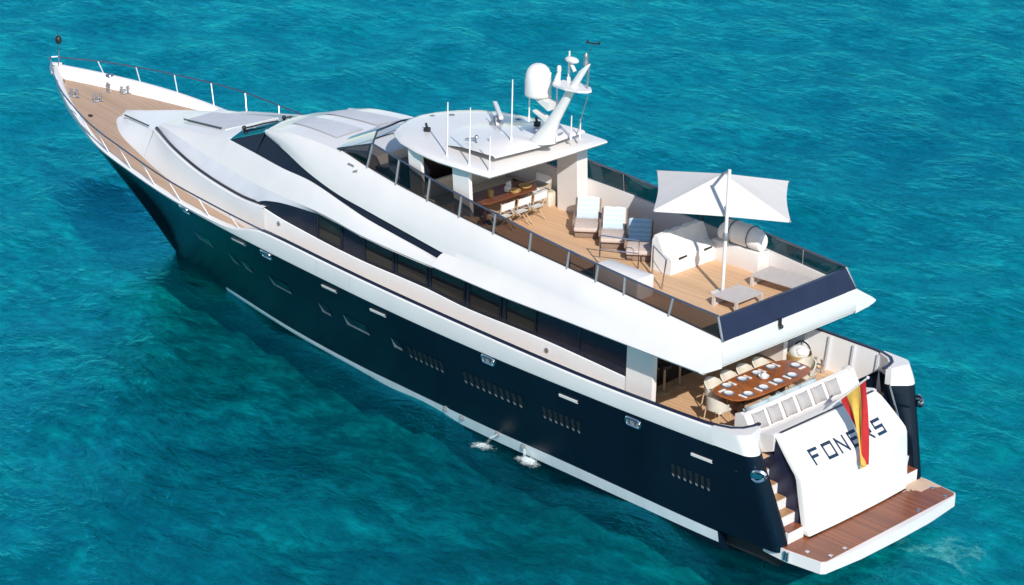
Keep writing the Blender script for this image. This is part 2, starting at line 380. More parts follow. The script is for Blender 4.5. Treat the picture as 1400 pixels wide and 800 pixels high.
# ================================================================ YACHT
yacht = thing('motor_yacht', 'long white and navy motor yacht anchored on turquoise water, seen from its port quarter', 'yacht')
ZF = 4.95      # flybridge floor
ZC = 2.45      # cockpit floor
def zcap(x):   # top of the bulwark
    return lerp_tab([(0.5, 3.46), (2.7, 3.40), (5, 3.37), (7.6, 3.37), (12.9, 3.53), (16.6, 3.68), (19.2, 3.82), (19.9, 3.80), (20.8, 3.60), (22.2, zs(22.2)+0.09), (25, zs(25)+0.07), (28.2, zs(28.2)+0.09), (30.5, zs(30.5)+0.25), (34.4, zs(34.3)+0.30)], x)
def zdeck(x):
    if x < 7.0: return ZC
    return lerp_tab([(7.0, 2.62), (12, 2.75), (17, 2.92), (20, 3.1), (21.6, zs(21.6)-0.1), (24, zs(24)-0.1), (27, zs(27)-0.1), (30, zs(30)-0.1), (34.3, zs(34.3)-0.1)], x)

# ---- hull shell: stations from x = 3 to the stem
def hull():
    m = MB(); st = seg(3.0, 27.5, 50)+seg(27.8, 34.28, 30)
    for s in (1, -1):
        rows = []
        for x in st:
            zl = -0.85 if x < 28.0 else zstem(x)
            if x < 28.0: zz = [-0.85, -0.45]+seg(0.0, zs(x), 15)
            else: zz = [zl, zl+0.01*(zs(x)-zl)]+seg(zl+0.02*(zs(x)-zl), zs(x), 15)
            rows.append([(x, s*half_y(x, z), z) for z in zz])
        m.loft(rows)
    # closing transom below the cut-away quarters
    zz = [-0.85, -0.45]+seg(0, zs(3.0), 15)
    m.loft([[(3.0, half_y(3.0, z), z) for z in zz], [(3.0, -half_y(3.0, z), z) for z in zz]])
    return m.build('hull', M['navy'], yacht, 40)
hull_o = hull()
def hull_skin(name, mat, x0, x1, fz0, fz1, off=0.012, n=60, parent=yacht, sides=(1, -1)):
    m = MB()
    for s in sides:
        rows = []
        for x in seg(x0, x1, n):
            zz = seg(fz0(x), fz1(x), 4)
            rows.append([(x, s*(half_y(x, z)+off), z) for z in zz])
        m.loft(rows)
    return m.build(name, mat, parent, 40)
hull_skin('boot_stripe', M['stripe'], 3.0, 24.5, lambda x: lerp_tab([(3, 0.19), (8, 0.13), (11.8, 0.05), (16.7, -0.02), (24.5, -0.12)], x),
          lambda x: lerp_tab([(3, 0.50), (8, 0.50), (11.6, 0.44), (14.5, 0.35), (16.6, 0.25), (20.4, 0.15), (24.5, 0.06)], x))
hull_skin('antifouling', M['anti'], 3.0, 16.8, lambda x: -0.8, lambda x: lerp_tab([(3, 0.19), (8, 0.13), (11.8, 0.05), (16.7, -0.02)], x), 0.008)

# ---- bulwark: white band above the navy, low toe at the foredeck, proud at the stem
def bulwark():
    m = MB(); st = seg(2.95, 34.0, 110)+[34.2, 34.32]
    for s in (1, -1):
        rows = []
        for x in st:
            b = max(0.03, half_y(x, zs(x))); z1 = zcap(x); ins = min(0.14, b*0.6)
            ins2 = min(0.14+max(0, min(1, (x-27.5)/4))*0.22, b*0.85)
            fl = 0.02 if x > 20 else 0.0
            rows.append([(x, s*(b+0.004), zs(x)-0.02), (x, s*(b+0.02), zs(x)+0.03), (x, s*(b+0.015+fl), z1-0.03), (x, s*(b-0.01), z1), (x, s*(b-ins), z1), (x, s*(b-ins-0.01), z1-0.03), (x, s*min(b-ins2, half_y(x, zdeck(x))-0.06), zdeck(x)-0.03)])
        m.loft(rows)
    m.prism([(34.2, 0.24), (34.43, 0.02), (34.43, -0.02), (34.2, -0.24)], zs(34.3)-0.02, zcap(34.3)+0.0)
    return m.build('bulwark', M['white'], yacht, 35)
bulwark()
def cap_rail():
    m = MB()
    for s in (1, -1):
        P = [(x, s*(half_y(x, zs(x))-0.07), zcap(x)+0.025) for x in seg(19.6, 3.3, 50)]
        P += [(2.95, s*3.27, 3.42), (2.65, s*3.16, 3.42), (2.45, s*2.95, 3.42), (2.36, s*2.66, 3.42), (2.36, s*2.45, 3.42)]
        rows = []
        for i, p in enumerate(P):
            a = Vector(P[max(0, i-1)]); b = Vector(P[min(len(P)-1, i+1)]); t = (b-a).normalized(); u = Vector((-t.y, t.x, 0)).normalized(); p = Vector(p)
            rows.append([p+u*0.045+Vector((0, 0, -.03)), p+u*0.04+Vector((0, 0, .02)), p-u*0.045+Vector((0, 0, .02)), p-u*0.045+Vector((0, 0, -.03))])
        m.loft(rows, True, True)
    m.build('cap_rail', M['navy_trim'], yacht, 40)
cap_rail()

# ---- quarter wings (hull sides that run aft of the transom)
def xaft(z): return lerp_tab([(0.5, 1.12), (0.75, 1.15), (3.0, 1.86), (3.46, 2.10)], z)
def wing(s):
    def grid(z0, z1, off, nz):
        rows = []
        for z in (sorted(seg(z0, z1, nz)+[2.43, 2.441]) if z0 < 2 else seg(z0, z1, nz)):
            xa = xaft(z); row = []
            for x in seg(3.02, xa+0.30, 10):
                row.append((x, s*(half_y(x, min(z, zs(x)))+off), z))
            yo = half_y(xa+0.3, min(z, zs(xa)))+off
            for k in range(1, 8):
                a = math.pi/2*k/7
                row.append((xa+0.30-0.30*math.sin(a), s*(yo-0.30*(1-math.cos(a))), z))
            row.append((xa+0.05, s*(yo-0.42), z))
            if z < 2.44:
                inr = 2.52+0.03*z; row += [(xa+0.35, s*min(yo-0.45, inr), z), (2.42, s*inr, z), (2.6, s*inr, z), (2.8, s*inr, z), (3.02, s*inr, z)]
            else:
                row += [(max(2.20, xa+0.1), s*2.60, z), (2.38, s*2.60, z), (2.44, s*2.80, z), (2.66, s*3.04, z), (3.02, s*3.20, z)]
            rows.append(row)
        return rows
    m = MB(); g = grid(0.55, 2.95, 0.0, 12); m.loft(g, True, True)
    w = m.build('quarter_wing', M['navy'], yacht, 40)
    m = MB(); g = grid(2.951, 3.42, 0.019, 6)
    m.loft(g, True, True)
    m.build('wing_cap', M['white'], w, 40)
    return w
wings = [wing(1), wing(-1)]
# mooring fairlead on each wing
for s, w in zip((1, -1), wings):
    m = MB(); c = Vector((1.72, s*3.17, 2.5))
    pts = [c+Vector((-0.20*math.cos(a)*0.8+0.0, s*(0.06-0.10*max(0, math.cos(a))), 0.13*math.sin(a)+0.02*math.cos(a))) for a in seg(0, 2*math.pi, 21)[:-1]]
    m.tube(pts, 0.045, 6, True); m.box(c+Vector((0.02, s*0.02, 0)), (0.22, 0.1, 0.12), s*0.5)
    m.build('fairlead', M['chrome'], w, 40)

# ---- decks
def deck(name, mat, x0, x1, fy, fz, n, extra=0.0):
    m = MB(); rows = []
    for x in seg(x0, x1, n):
        y = max(0.01, fy(x)); rows.append([(x, y*k, fz(x)+0.0*abs(k)) for k in (-1, -0.5, 0, 0.5, 1)])
    m.loft(rows); return m.build(name, mat, yacht)
deck('side_deck', M['teak'], 7.0, 21.0, lambda x: half_y(x, zdeck(x))-0.1, zdeck, 30)
deck('foredeck', M['teakfore'], 21.0, 34.05, lambda x: half_y(x, zs(x))-0.12-max(0, min(1, (x-28)/4))*0.22, lambda x: zdeck(x)+0.002, 40)
deck('cockpit_sole', M['teak'], 2.3, 7.0, lambda x: 3.28, lambda x: ZC, 4)
m = MB(); m.box((7.01, 0, 2.53), (0.03, 6.6, 0.2)); m.build('deck_step', M['white2'], yacht)
# inner cockpit bulwark lining with vertical ribs
for s in (1, -1):
    m = MB(); m.loft([[(x, s*(half_y(x, zs(x))-0.15), zcap(x)-0.02), (x, s*(half_y(x, zs(x))-0.26), ZC-0.02)] for x in seg(2.4, 7.0, 12)])
    lin = m.build('cockpit_lining', M['white2'], yacht)
    for x in (3.05, 3.85, 4.65, 5.45, 6.25):
        m = MB(); b = half_y(x, zs(x)); m.add([(x-.03, s*(b-.16), 3.36), (x+.03, s*(b-.16), 3.36), (x+.03, s*(b-.27), ZC), (x-.03, s*(b-.27), ZC), (x-.03, s*(b-.21), 3.36), (x+.03, s*(b-.21), 3.36), (x+.03, s*(b-.33), ZC), (x-.03, s*(b-.33), ZC)],
                                    [(4, 5, 6, 7), (0, 4, 7, 3), (1, 2, 6, 5)])
        m.build('lining_rib', M['nonskid_shade'], lin)

# ---- feature lines of the deckhouse (x, y, z) on the port side
L0 = [(20.0, 2.62, 3.0), (22.5, 2.58, 3.3), (24.4, 2.41, 3.45), (26.25, 2.08, 3.65), (27.7, 1.70, 3.82), (28.9, 1.36, 3.94), (29.7, 0.98, 4.02), (30.25, 0.55, 4.08), (30.45, 0.0, 4.10)]
L1 = [(20.4, 2.66, 4.20), (21.5, 2.62, 4.19), (23.6, 2.36, 4.33), (25.4, 1.97, 4.53), (27.1, 1.32, 4.62)]
L2 = [(12.85, 3.22, 4.64), (13.4, 3.14, 4.60), (15.8, 3.0, 4.62), (17.6, 2.80, 4.70), (18.74, 2.66, 4.68), (20.09, 2.5, 4.63), (21.41, 2.3, 4.60), (23.59, 1.95, 4.66), (25.66, 1.55, 4.75), (27.06, 1.2, 4.74)]
L3 = [(12.83, 2.9, 4.72), (13.56, 2.86, 4.80), (14.86, 2.77, 4.90), (16.03, 2.68, 5.0), (16.92, 2.58, 5.11), (18.7, 2.32, 5.29), (20.05, 2.2, 5.31), (21.55, 1.95, 5.33), (23.07, 1.7, 5.34)]
L4 = [(12.85, 2.84, 4.92), (14.1, 2.76, 5.03), (16.1, 2.62, 5.20), (17.5, 2.46, 5.29), (19.0, 2.22, 5.49), (20.3, 1.92, 5.71), (21.65, 1.6, 5.88)]
L5 = [(3.46, 2.62, 5.19), (6.67, 2.65, 5.47), (8.58, 2.63, 5.60), (9.96, 2.6, 5.68), (11.33, 2.55, 5.77), (12.72, 2.47, 5.85), (14.04, 2.38, 5.94), (15.34, 2.27, 6.03), (16.64, 2.1, 6.13), (18.1, 1.9, 6.27), (20.5, 1.68, 6.19), (21.5, 1.50, 5.97)]
L6 = [(3.46, 3.47, 4.68), (5.16, 3.46, 4.67), (8.0, 3.42, 4.66), (10.1, 3.38, 4.64), (12.0, 3.28, 4.64), (12.85, 3.22, 4.64)]
LM = [(3.46, 3.30, 4.80), (6.0, 3.22, 4.92), (9.0, 3.05, 4.98), (11.5, 2.92, 4.96), (12.85, 2.84, 4.92)]
for L in (L0, L1, L2, L3, L4, L5, L6, LM): L.sort()
c0, c1, c2, c3, c4, c5, c6, cm = [curve(L, 0) for L in (L0, L1, L2, L3, L4, L5, L6, LM)]
mir = lambda p, s: (p[0], s*p[1], p[2])
def bulge(a, b, k, n, up=(0, 0, 1)):
    a, b = Vector(a), Vector(b); o = []
    for i in range(n):
        t = i/(n-1); p = a.lerp(b, t); o.append(p+Vector(up)*k*4*t*(1-t))
    return o

# lower trunk: deck edge -> ledge along the groove, and the sloping nose
m = MB()
for s in (1, -1):
    rows = []
    for x in seg(20.3, 27.1, 30):
        a, b = mir(c0(x), s), mir(c1(x), s)
        y0, z0 = c0(x)[1:]; yt = c1(x)[1]+0.10; zt2 = c1(x)[2]-0.045
        rows.append([(x, s*y0, z0-0.05)]+[(x, s*(y0+(yt-y0)*g), z0+(zt2-z0)*g) for g in (0.3, 0.6, 0.9)]+[(x, s*yt, zt2+0.03), (x, s*(c1(x)[1]+0.03), c1(x)[2]-0.005), (x, s*(c1(x)[1]-0.25), c1(x)[2]+0.02)])
    m.loft(rows)
    rows = []
    for x in seg(27.1, 30.42, 22):
        y0 = max(0.02, c0(x)[1]); z0 = c0(x)[2]; t = (x-27.1)/3.32; zt = 4.62-(4.62-4.16)*t**1.1
        yt = max(0.01, y0-0.43*min(1.0, y0/0.9)); zt2 = zt-0.045
        q = [(x, s*y0, z0-0.05)]+[(x, s*(y0+(yt-y0)*g), z0+(zt2-z0)*g) for g in (0.3, 0.6, 0.9)]+[(x, s*yt, zt-0.015), (x, s*yt*0.75, zt+0.015)]
        rows.append(q+[(x, 0, zt+0.06)])
    m.loft(rows)
m.build('trunk_cabin', M['white2'], yacht, 50)
# second tier side (shade painted in as grey) from groove to the band edge, plus its front
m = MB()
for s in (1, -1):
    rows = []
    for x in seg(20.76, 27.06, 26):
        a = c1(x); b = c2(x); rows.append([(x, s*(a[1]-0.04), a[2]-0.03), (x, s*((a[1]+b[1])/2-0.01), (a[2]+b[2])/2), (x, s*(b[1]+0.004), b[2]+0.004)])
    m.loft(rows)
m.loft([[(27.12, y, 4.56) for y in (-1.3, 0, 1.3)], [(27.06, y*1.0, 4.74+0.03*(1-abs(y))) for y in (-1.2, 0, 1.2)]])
m.build('coachroof_side', M['nonskid_shade'], yacht, 40)
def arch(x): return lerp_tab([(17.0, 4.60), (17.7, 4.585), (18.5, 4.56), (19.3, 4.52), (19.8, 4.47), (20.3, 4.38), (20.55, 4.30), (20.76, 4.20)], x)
# side strip between the groove line and the underside of the band, above the windows; its grey paints in shade
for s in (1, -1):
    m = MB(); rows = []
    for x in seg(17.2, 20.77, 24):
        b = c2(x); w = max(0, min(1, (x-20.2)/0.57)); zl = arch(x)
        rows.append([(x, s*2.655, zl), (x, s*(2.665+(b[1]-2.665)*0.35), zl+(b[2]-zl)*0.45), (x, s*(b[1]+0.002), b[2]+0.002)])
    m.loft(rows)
    m.build('window_brow', M['nonskid_shade'], yacht, 40)
m = MB()
for s in (1, -1):
    m.tube([(x, s*(c1(x)[1]-0.02), c1(x)[2]+0.03) for x in seg(20.5, 27.1, 24)], [0.045]*22+[0.05, 0.06], 6)
m.build('groove_line', M['groove'], yacht, 40)
# bright band: from band edge up to windscreen foot / slash
m = MB()
for s in (1, -1):
    rows = []
    for x in seg(12.84, 23.07, 44):
        lip = 0.07*max(0.0, min(1.0, (20.2-x)/2.5)); rows.append([(x, s*(c2(x)[1]-lip*0.7-0.002), c2(x)[2]-lip-0.002)]+[mir(p, s) for p in bulge(c2(x), c3(x), 0.05, 7)])
    m.loft(rows)
    rows = []
    for x in seg(23.07, 27.06, 16):
        t = (x-23.07)/3.99; zc = 5.36-(5.36-4.80)*t; b = c2(x)
        yi = 1.7-(1.7-0.95)*t
        rows.append([mir(p, s) for p in bulge(b, (x, yi, zc-0.03), 0.035, 6)]+[(x, 0, zc+0.03)])
    m.loft(rows)
m.build('deckhouse_band', M['white'], yacht, 50)
# non-skid panels on the coachroof, hatch line and painted step shadow
def roof_panel(pts, name='nonskid_panel', mat='nonskid_shade'):
    m = MB(); n = len(pts); m.add([(x, y, z) for x, y, z in pts]+[(x, y, z-0.06) for x, y, z in pts], [tuple(range(n))]+[(i, (i+1) % n, n+(i+1) % n, n+i) for i in range(n)]); return m.build(name, M[mat], yacht)
zr = lambda x, y: 5.39-0.14*(x-23.07)-0.02*abs(y)+0.018
roof_panel([(x, y, zr(x, y)) for x, y in [(26.7, -0.55), (26.55, 0.55), (24.2, 0.95), (24.0, -0.95)]])
roof_panel([(x, y, zr(x, y)-0.05) for x, y in [(26.2, -1.05), (23.9, -1.5), (23.6, -1.78), (26.0, -1.33)]])  # starboard strip: non-skid grey that also paints in this slope's shade
m = MB(); m.box((25.5, 0.78, zr(25.5, .8)+0.02), (2.3, 0.05, 0.03), -0.155, 0.139); m.build('handrail_step_shade', M['groove'], yacht)  # dark strip painting in the shadow line of the panel step
m = MB(); m.box((28.5, 1.02, 4.52), (2.3, 0.04, 0.04), -0.31, 0.13); m.build('handrail_step_shade', M['groove'], yacht)

# windscreen and the dark slash behind it
m = MB()
for s in (1, -1):
    m.loft([[(x, s*(c3(x)[1]-0.05), c3(x)[2]-0.02), (min(x, 21.6) if False else x, s*(min(c4(min(x, 21.6))[1], c3(x)[1])-0.10), max(c4(min(x, 21.6))[2], c3(x)[2])-0.01)] for x in seg(12.86, 21.62, 36)])
    m.loft([[(21.62, s*1.9, 5.31), (23.1, s*1.66, 5.31)], [(21.6, s*1.55, 5.87), (21.62, s*1.52, 5.86)]])
m.loft([[(23.12, 1.68, 5.31), (23.5, 0.9, 5.33), (23.6, 0, 5.35), (23.5, -0.9, 5.33), (23.12, -1.68, 5.31)], [(21.58, 1.53, 5.86), (21.75, 0.8, 5.93), (21.8, 0, 5.95), (21.75, -0.8, 5.93), (21.58, -1.53, 5.86)]])
for s in (1, -1): m.tube([(12.86, s*2.90, 4.70), (12.80, s*2.89, 4.80), (12.86, s*2.85, 4.92)], 0.035, 8)
m.build('wheelhouse_window', M['glassdark'], yacht, 30)
for s in (0.55, -0.55):     # wipers lying on the windscreen
    m = MB(); m.tube([(23.52, s*1.4, 5.38), (22.9, s*1.0, 5.63), (22.6, s*0.4, 5.72)], 0.025, 5); m.ball((23.52, s*1.4, 5.40), 0.07); m.build('wiper', M['black'], yacht, 40)

# wheelhouse roof and the long wings sweeping aft under the flybridge glass
def c5x(x): return c5(x)
m = MB()
for s in (1, -1):
    rows = []
    for x in seg(12.85, 21.5, 40):
        a = c4(x); b = c5(x)
        rows.append([(x, s*(a[1]-0.08), a[2]-0.06)]+[mir(p, s) for p in bulge(a, b, 0.07, 8, (0, 0.8, 1))])
    m.loft(rows)
    rows = []
    for x in seg(3.46, 12.85, 40):
        a = c6(x); mm = cm(x); b = c5(x)
        rows.append([(x, s*(a[1]-0.35), a[2]-0.11), (x, s*(a[1]-0.10), a[2]-0.07), (x, s*(a[1]-0.015), a[2]-0.03), mir(a, s), (x, s*((a[1]+mm[1])/2+0.03*min(1, (x-3.46)/4)), (a[2]+mm[2])/2+0.02*min(1, (x-3.46)/4))]+[mir(p, s) for p in bulge(mm, b, 0.07*max(0.0, min(1.0, (x-3.46)/4)), 8, (0, 0.8, 1))])
    m.loft(rows)
    m.add(rows[0]+[(3.46, s*2.62, 4.53)], [tuple(range(len(rows[0])+1))])
rows = []
for x in seg(18.0, 21.5, 14):
    b = c5(x); t = (x-18)/3.5; zc = b[2]+0.10-0.05*t
    rows.append([mir(b, 1)]+[(x+0.18*(1-k*k)*t, b[1]*k, b[2]+(zc-b[2])*(1-k*k)) for k in (0.75, 0.4, 0, -0.4, -0.75)]+[mir(b, -1)])
m.loft(rows)
b = c5(21.5); a = c4(21.65)
m.loft([[(21.5, b[1], b[2]), (21.6, 0.6, b[2]+0.045), (21.68, 0, b[2]+0.05), (21.6, -0.6, b[2]+0.045), (21.5, -b[1], b[2])], [(21.66, 1.6, 5.88), (21.9, 0.7, 5.95), (21.95, 0, 5.97), (21.9, -0.7, 5.95), (21.66, -1.6, 5.88)]])
# aft fascia of the flybridge overhang
def fascia_rows():
    ys = (2.62, 1.3, 0, -1.3, -2.62)
    return [[(3.46, y, 5.21+0.01*(1-abs(y)/2.62)) for y in ys], [(3.455-0.03*(1-abs(y)/2.62), y, 4.85) for y in ys], [(3.46, y, 4.60) for y in ys], [(3.52, y, 4.53) for y in ys], [(4.0, y, 4.53) for y in ys]]
m.loft(fascia_rows())
m.build('superstructure', M['white'], yacht, 50)
# soffit under the overhang
m = MB(); m.loft([[(x, c6(x)[1]-0.2, 4.535), (x, -c6(x)[1]+0.2, 4.535)] for x in seg(3.5, 12.85, 8)]+[[(x, c2(x)[1]-0.04, c2(x)[2]-0.07), (x, -c2(x)[1]+0.04, c2(x)[2]-0.07)] for x in seg(12.9, 18.0, 6)])
m.build('soffit', M['white2'], yacht)
# roof panels on the wheelhouse
def wheel_panel(x0, x1, ya, yb):
    m = MB(); rows = []
    for i in range(9):
        x = x0+(x1-x0)*i/8; b = c5(x); t = (x-18)/3.5; zc = b[2]+0.10-0.05*t; row = []
        for j in range(7):
            k = (ya(x)+(yb(x)-ya(x))*j/6)/b[1]; row.append((x+0.18*(1-k*k)*t, b[1]*k, b[2]+(zc-b[2])*(1-k*k)+0.02))
        rows.append(row)
    m.loft(rows); return m.build('nonskid_panel', M['nonskid_shade'], yacht, 40)
wheel_panel(18.75, 21.0, lambda x: 0.25, lambda x: 1.30-0.14*(x-18.75)); wheel_panel(18.75, 21.0, lambda x: -0.25, lambda x: -1.30+0.14*(x-18.75))

# ---- deckhouse side: white wall below, dark window band above
m = MB()
def zwin(x): return lerp_tab([(6.4, 3.36), (9.5, 3.50), (12.1, 3.52), (13.75, 3.64), (16.5, 3.72), (19.5, 4.0), (20.7, 4.2)], x)
for s in (1, -1):
    m.loft([[(x, s*2.66, 2.55), (x, s*2.66, zwin(x)-0.02), (x, s*2.64, zwin(x))] for x in seg(6.4, 20.7, 40)])
m.build('deckhouse_wall', M['white2'], yacht, 40)
m = MB()
for s in (1, -1):
    m.loft([[(x, s*2.63, zwin(x)-0.03), (x, s*2.63, 4.70 if x < 17.2 else arch(x)+0.01)] for x in seg(6.4, 17.1, 20)+seg(17.2, 20.75, 30)])
band = m.build('window_band', M['panel_navy'], yacht)
PANES = [(17.05, 18.05), (14.95, 16.1), (13.62, 14.82), (12.2, 13.48), (10.85, 12.02), (9.58, 10.66)]
for s in (1, -1):
    for x0, x1 in PANES:
        m = MB(); m.loft([[(x, s*2.645, zwin(x)+0.09), (x, s*2.645, 4.62 if x < 17 else arch(x)-0.03)] for x in seg(x0+0.05, x1-0.05, 5)])
        p = m.build('window', M['pane'], yacht)
        m = MB(); xm = (x0+x1)/2
        za, zb = zwin(x0)+0.06, zwin(x1)+0.06
        m.tube([(x0, s*2.65, za), (x0, s*2.65, 4.63)], 0.025, 5); m.tube([(x1, s*2.65, zb), (x1, s*2.65, 4.63)], 0.025, 5); m.tube([(x0, s*2.65, za), (x1, s*2.65, zb)], 0.03, 5)
        m.build('window_frame', M['groove'], p)
    m = MB(); m.tube([(8.05, s*2.64, 3.46), (8.05, s*2.64, 4.60)], 0.02, 5); m.build('panel_seam', M['groove'], yacht)
    # pillar behind the last window
    m = MB(); m.prism([(6.42, 2.55), (5.95, 2.55), (5.56, 2.45), (5.56, 4.56), (6.42, 4.56)], s*2.68, s*2.52, 'Y'); m.build('pillar', M['white'], yacht, 30)
    for x in (19.7, 9.14):
        m = MB(); m.lathe([(0.07, 0), (0.07, 0.03), (0.03, 0.05)], (x, s*2.66, 3.25 if x < 12 else 3.86), 10, (0, s, 0)); m.build('wall_light', M['chrome'], yacht, 40)
# saloon bulkhead, dark doors and interior
m = MB(); m.box((6.9, 1.95, 3.5), (0.08, 1.35, 2.1)); m.box((6.9, -1.95, 3.5), (0.08, 1.35, 2.1)); m.box((9.2, 0, 3.5), (0.06, 5.2, 2.1)); m.box((8.2, 2.60, 3.5), (1.9, 0.03, 2.1)); m.box((8.2, -2.60, 3.5), (1.9, 0.03, 2.1))
m.build('saloon_bulkhead', M['saloon'], yacht)
for y in (0.65, -0.65):
    m = MB(); m.box((6.88, y, 3.5), (0.03, 1.25, 2.05)); m.build('saloon_door', M['pane'], yacht)

# ---- hull fittings
def hull_pt(x, z, s, off=0.0): return Vector((x, s*(half_y(x, z)+off), z))
def hull_win(x0, x1, zm, h, s):
    m = MB(); sk = 0.10
    rows = []
    for x in seg(x1, x0, 6):
        t = (x0-x)/(x0-x1) if x0 != x1 else 0
        rows.append([hull_pt(x-sk*0, zm-h/2, s, 0.012), hull_pt(x, zm+h/2, s, 0.012)])
    m.loft(rows); w = m.build('hull_window', M['glassdark'], yacht)
    # bevelled pale surround on the forward and lower edge, as on the real recess
    m = MB()
    m.loft([[hull_pt(x0, zm+h/2, s, 0.02), hull_pt(x0, zm-h/2, s, 0.02)], [hull_pt(x0-0.07, zm+h/2-0.13, s, 0.02), hull_pt(x0-0.20, zm-h/2+0.08, s, 0.02)]])
    m.loft([[hull_pt(x, zm-h/2, s, 0.021), hull_pt(x-0.0, zm-h/2+0.085, s, 0.021)] for x in seg(x1+0.03, x0-0.02, 5)])
    m.build('window_surround', M['recess'], w)
M['recess'] = paint('recess_grey', (0.26, 0.24, 0.24), 0.4, 0.25, 5)
for s in (1, -1):
    for x0, x1, zm, h in [(24.5, 23.5, 2.05, .30), (22.42, 22.08, 1.95, .34), (21.68, 21.28, 1.98, .34), (20.2, 19.2, 1.98, .34), (17.78, 17.32, 1.92, .34), (16.62, 15.55, 1.92, .34), (14.5, 14.1, 1.93, .30)]:
        hull_win(x0, x1, zm, h, s)
    for x0, x1, n, zm in [(13.85, 12.35, 7, 1.87), (11.62, 9.32, 10, 1.88), (8.68, 7.28, 7, 1.86), (4.34, 2.96, 7, 1.78)]:
        if x1 < 3: x1 = 3.05
        g = MB(); pitch = (x0-x1)/n
        g.loft([[hull_pt(x, zm-0.2, s, 0.006), hull_pt(x, zm+0.2, s, 0.006)] for x in seg(x1-0.03, x0+0.05, 12)])
        v = g.build('engine_vent', M['navy'], yacht)
        for k in range(n):
            xa = x0-k*pitch
            m = MB()
            m.loft([[hull_pt(xa, zm+0.16, s, 0.014), hull_pt(xa-0.02, zm-0.12, s, 0.014)], [hull_pt(xa-pitch*0.62, zm+0.18, s, 0.014), hull_pt(xa-pitch*0.60, zm-0.16, s, 0.014)]])
            m.build('vent_slot', M['black'], v)
            m = MB(); m.loft([[hull_pt(xa-pitch*0.05, zm-0.10, s, 0.022), hull_pt(xa-pitch*0.12, zm-0.17, s, 0.022)], [hull_pt(xa-pitch*0.45, zm-0.13, s, 0.022), hull_pt(xa-pitch*0.45, zm-0.19, s, 0.022)]])
            m.build('vent_lip', M['recess'], v)
    for x, z in [(23.37, 3.42), (19.51, 3.12), (10.43, 2.80), (5.46, 2.70)]:
        m = MB(); pts = []
        for k in range(18):
            a = 2*math.pi*k/18; dx = 0.13*(1 if math.cos(a) > 0 else -1)
            pts.append(hull_pt(x+dx+0.11*math.cos(a), z+0.11*math.sin(a), s, 0.02))
        m.tube(pts, 0.035, 6, True); h = m.build('hawse_ring', M['chrome'], yacht, 40)
        m = MB(); m.add([p for p in pts], [tuple(range(18))]); m.build('hawse_opening', M['recess'], h)
        m = MB(); m.tube([hull_pt(x+0.10, z+0.06, s, .03), hull_pt(x+0.10, z-0.06, s, .03)], 0.02); m.tube([hull_pt(x-0.10, z+0.06, s, .03), hull_pt(x-0.10, z-0.06, s, .03)], 0.02)
        m.build('hawse_bar', M['chrome'], h)
    for x, z in [(20.89, 3.10), (16.8, 2.88), (14.74, 2.80), (7.63, 2.62), (3.34, 2.45)]:
        m = MB(); m.loft([[hull_pt(xx, z-0.03, s, 0.0), hull_pt(xx, z-0.035, s, 0.03), hull_pt(xx, z+0.035, s, 0.03), hull_pt(xx, z+0.04, s, 0.0)] for xx in seg(x-0.32, x+0.32, 5)])
        m.build('scupper', M['white'], yacht)
    for x, z in [(12.87, .36), (12.18, .34), (10.74, .38), (9.75, .38)]:
        m = MB(); m.lathe([(0.02, 0.0), (0.085, 0.0), (0.085, 0.035), (0.05, 0.05), (0.04, 0.01)], hull_pt(x, z, s, 0.0), 12, (0, s, 0.1)); m.build('exhaust_outlet', M['recess'], yacht, 40)

# ---- bow rail: top rail on raked stanchions, joining the cap rail amidships
RZ = [(18.9, 3.84), (19.6, 3.87), (20.5, 3.95), (22.0, 4.10), (23.2, 4.22), (25.4, 4.48), (27.5, 4.70), (29.0, 4.84), (31.1, 4.97), (32.2, 5.04), (33.2, 5.09), (34.2, 5.10), (34.6, 5.10)]
def rail_pt(x, s):
    b = half_y(min(x, 34.25), zs(min(x, 34.25))); out = lerp_tab([(18.9, -.06), (20, 0.0), (22, .10), (25, .2), (31, .22), (34, .12)], x)
    return Vector((x, s*(b+out), lerp_tab(RZ, x)))
tip = [Vector((34.34, 0.18, 5.10)), Vector((34.44, 0.0, 5.10)), Vector((34.34, -0.18, 5.10))]
P = [rail_pt(x, 1) for x in seg(18.9, 34.15, 46)]+tip+[rail_pt(x, -1) for x in seg(34.15, 18.9, 46)]
m = MB(); m.tube(P, 0.024, 7); rail = m.build('bow_rail', M['railblue'], yacht, 40)
for s in (1, -1):
    for x in (33.1, 31.9, 30.6, 29.3, 28.0, 26.6, 25.2, 23.8, 22.4, 21.0):
        t = rail_pt(x, s); xb = x-0.35; bb = half_y(xb, zs(xb))
        m = MB(); m.tube([t, (xb, s*(bb-0.06), zcap(xb)-0.02)], 0.019 if s < 0 else 0.015, 6); m.build('stanchion', M['stanchion'], rail, 40)
m = MB(); m.tube([(34.05, 0, 4.9), (33.98, 0, 6.15)], 0.02, 6); js = m.build('jack_staff', M['chrome'], yacht, 40)
m = MB(); m.tube([(34.3, 0.12, 4.92), (34.1, 0.3, 5.0), (33.9, 0.28, 4.95)], 0.025); m.build('bow_fairlead', M['chrome'], yacht, 40)
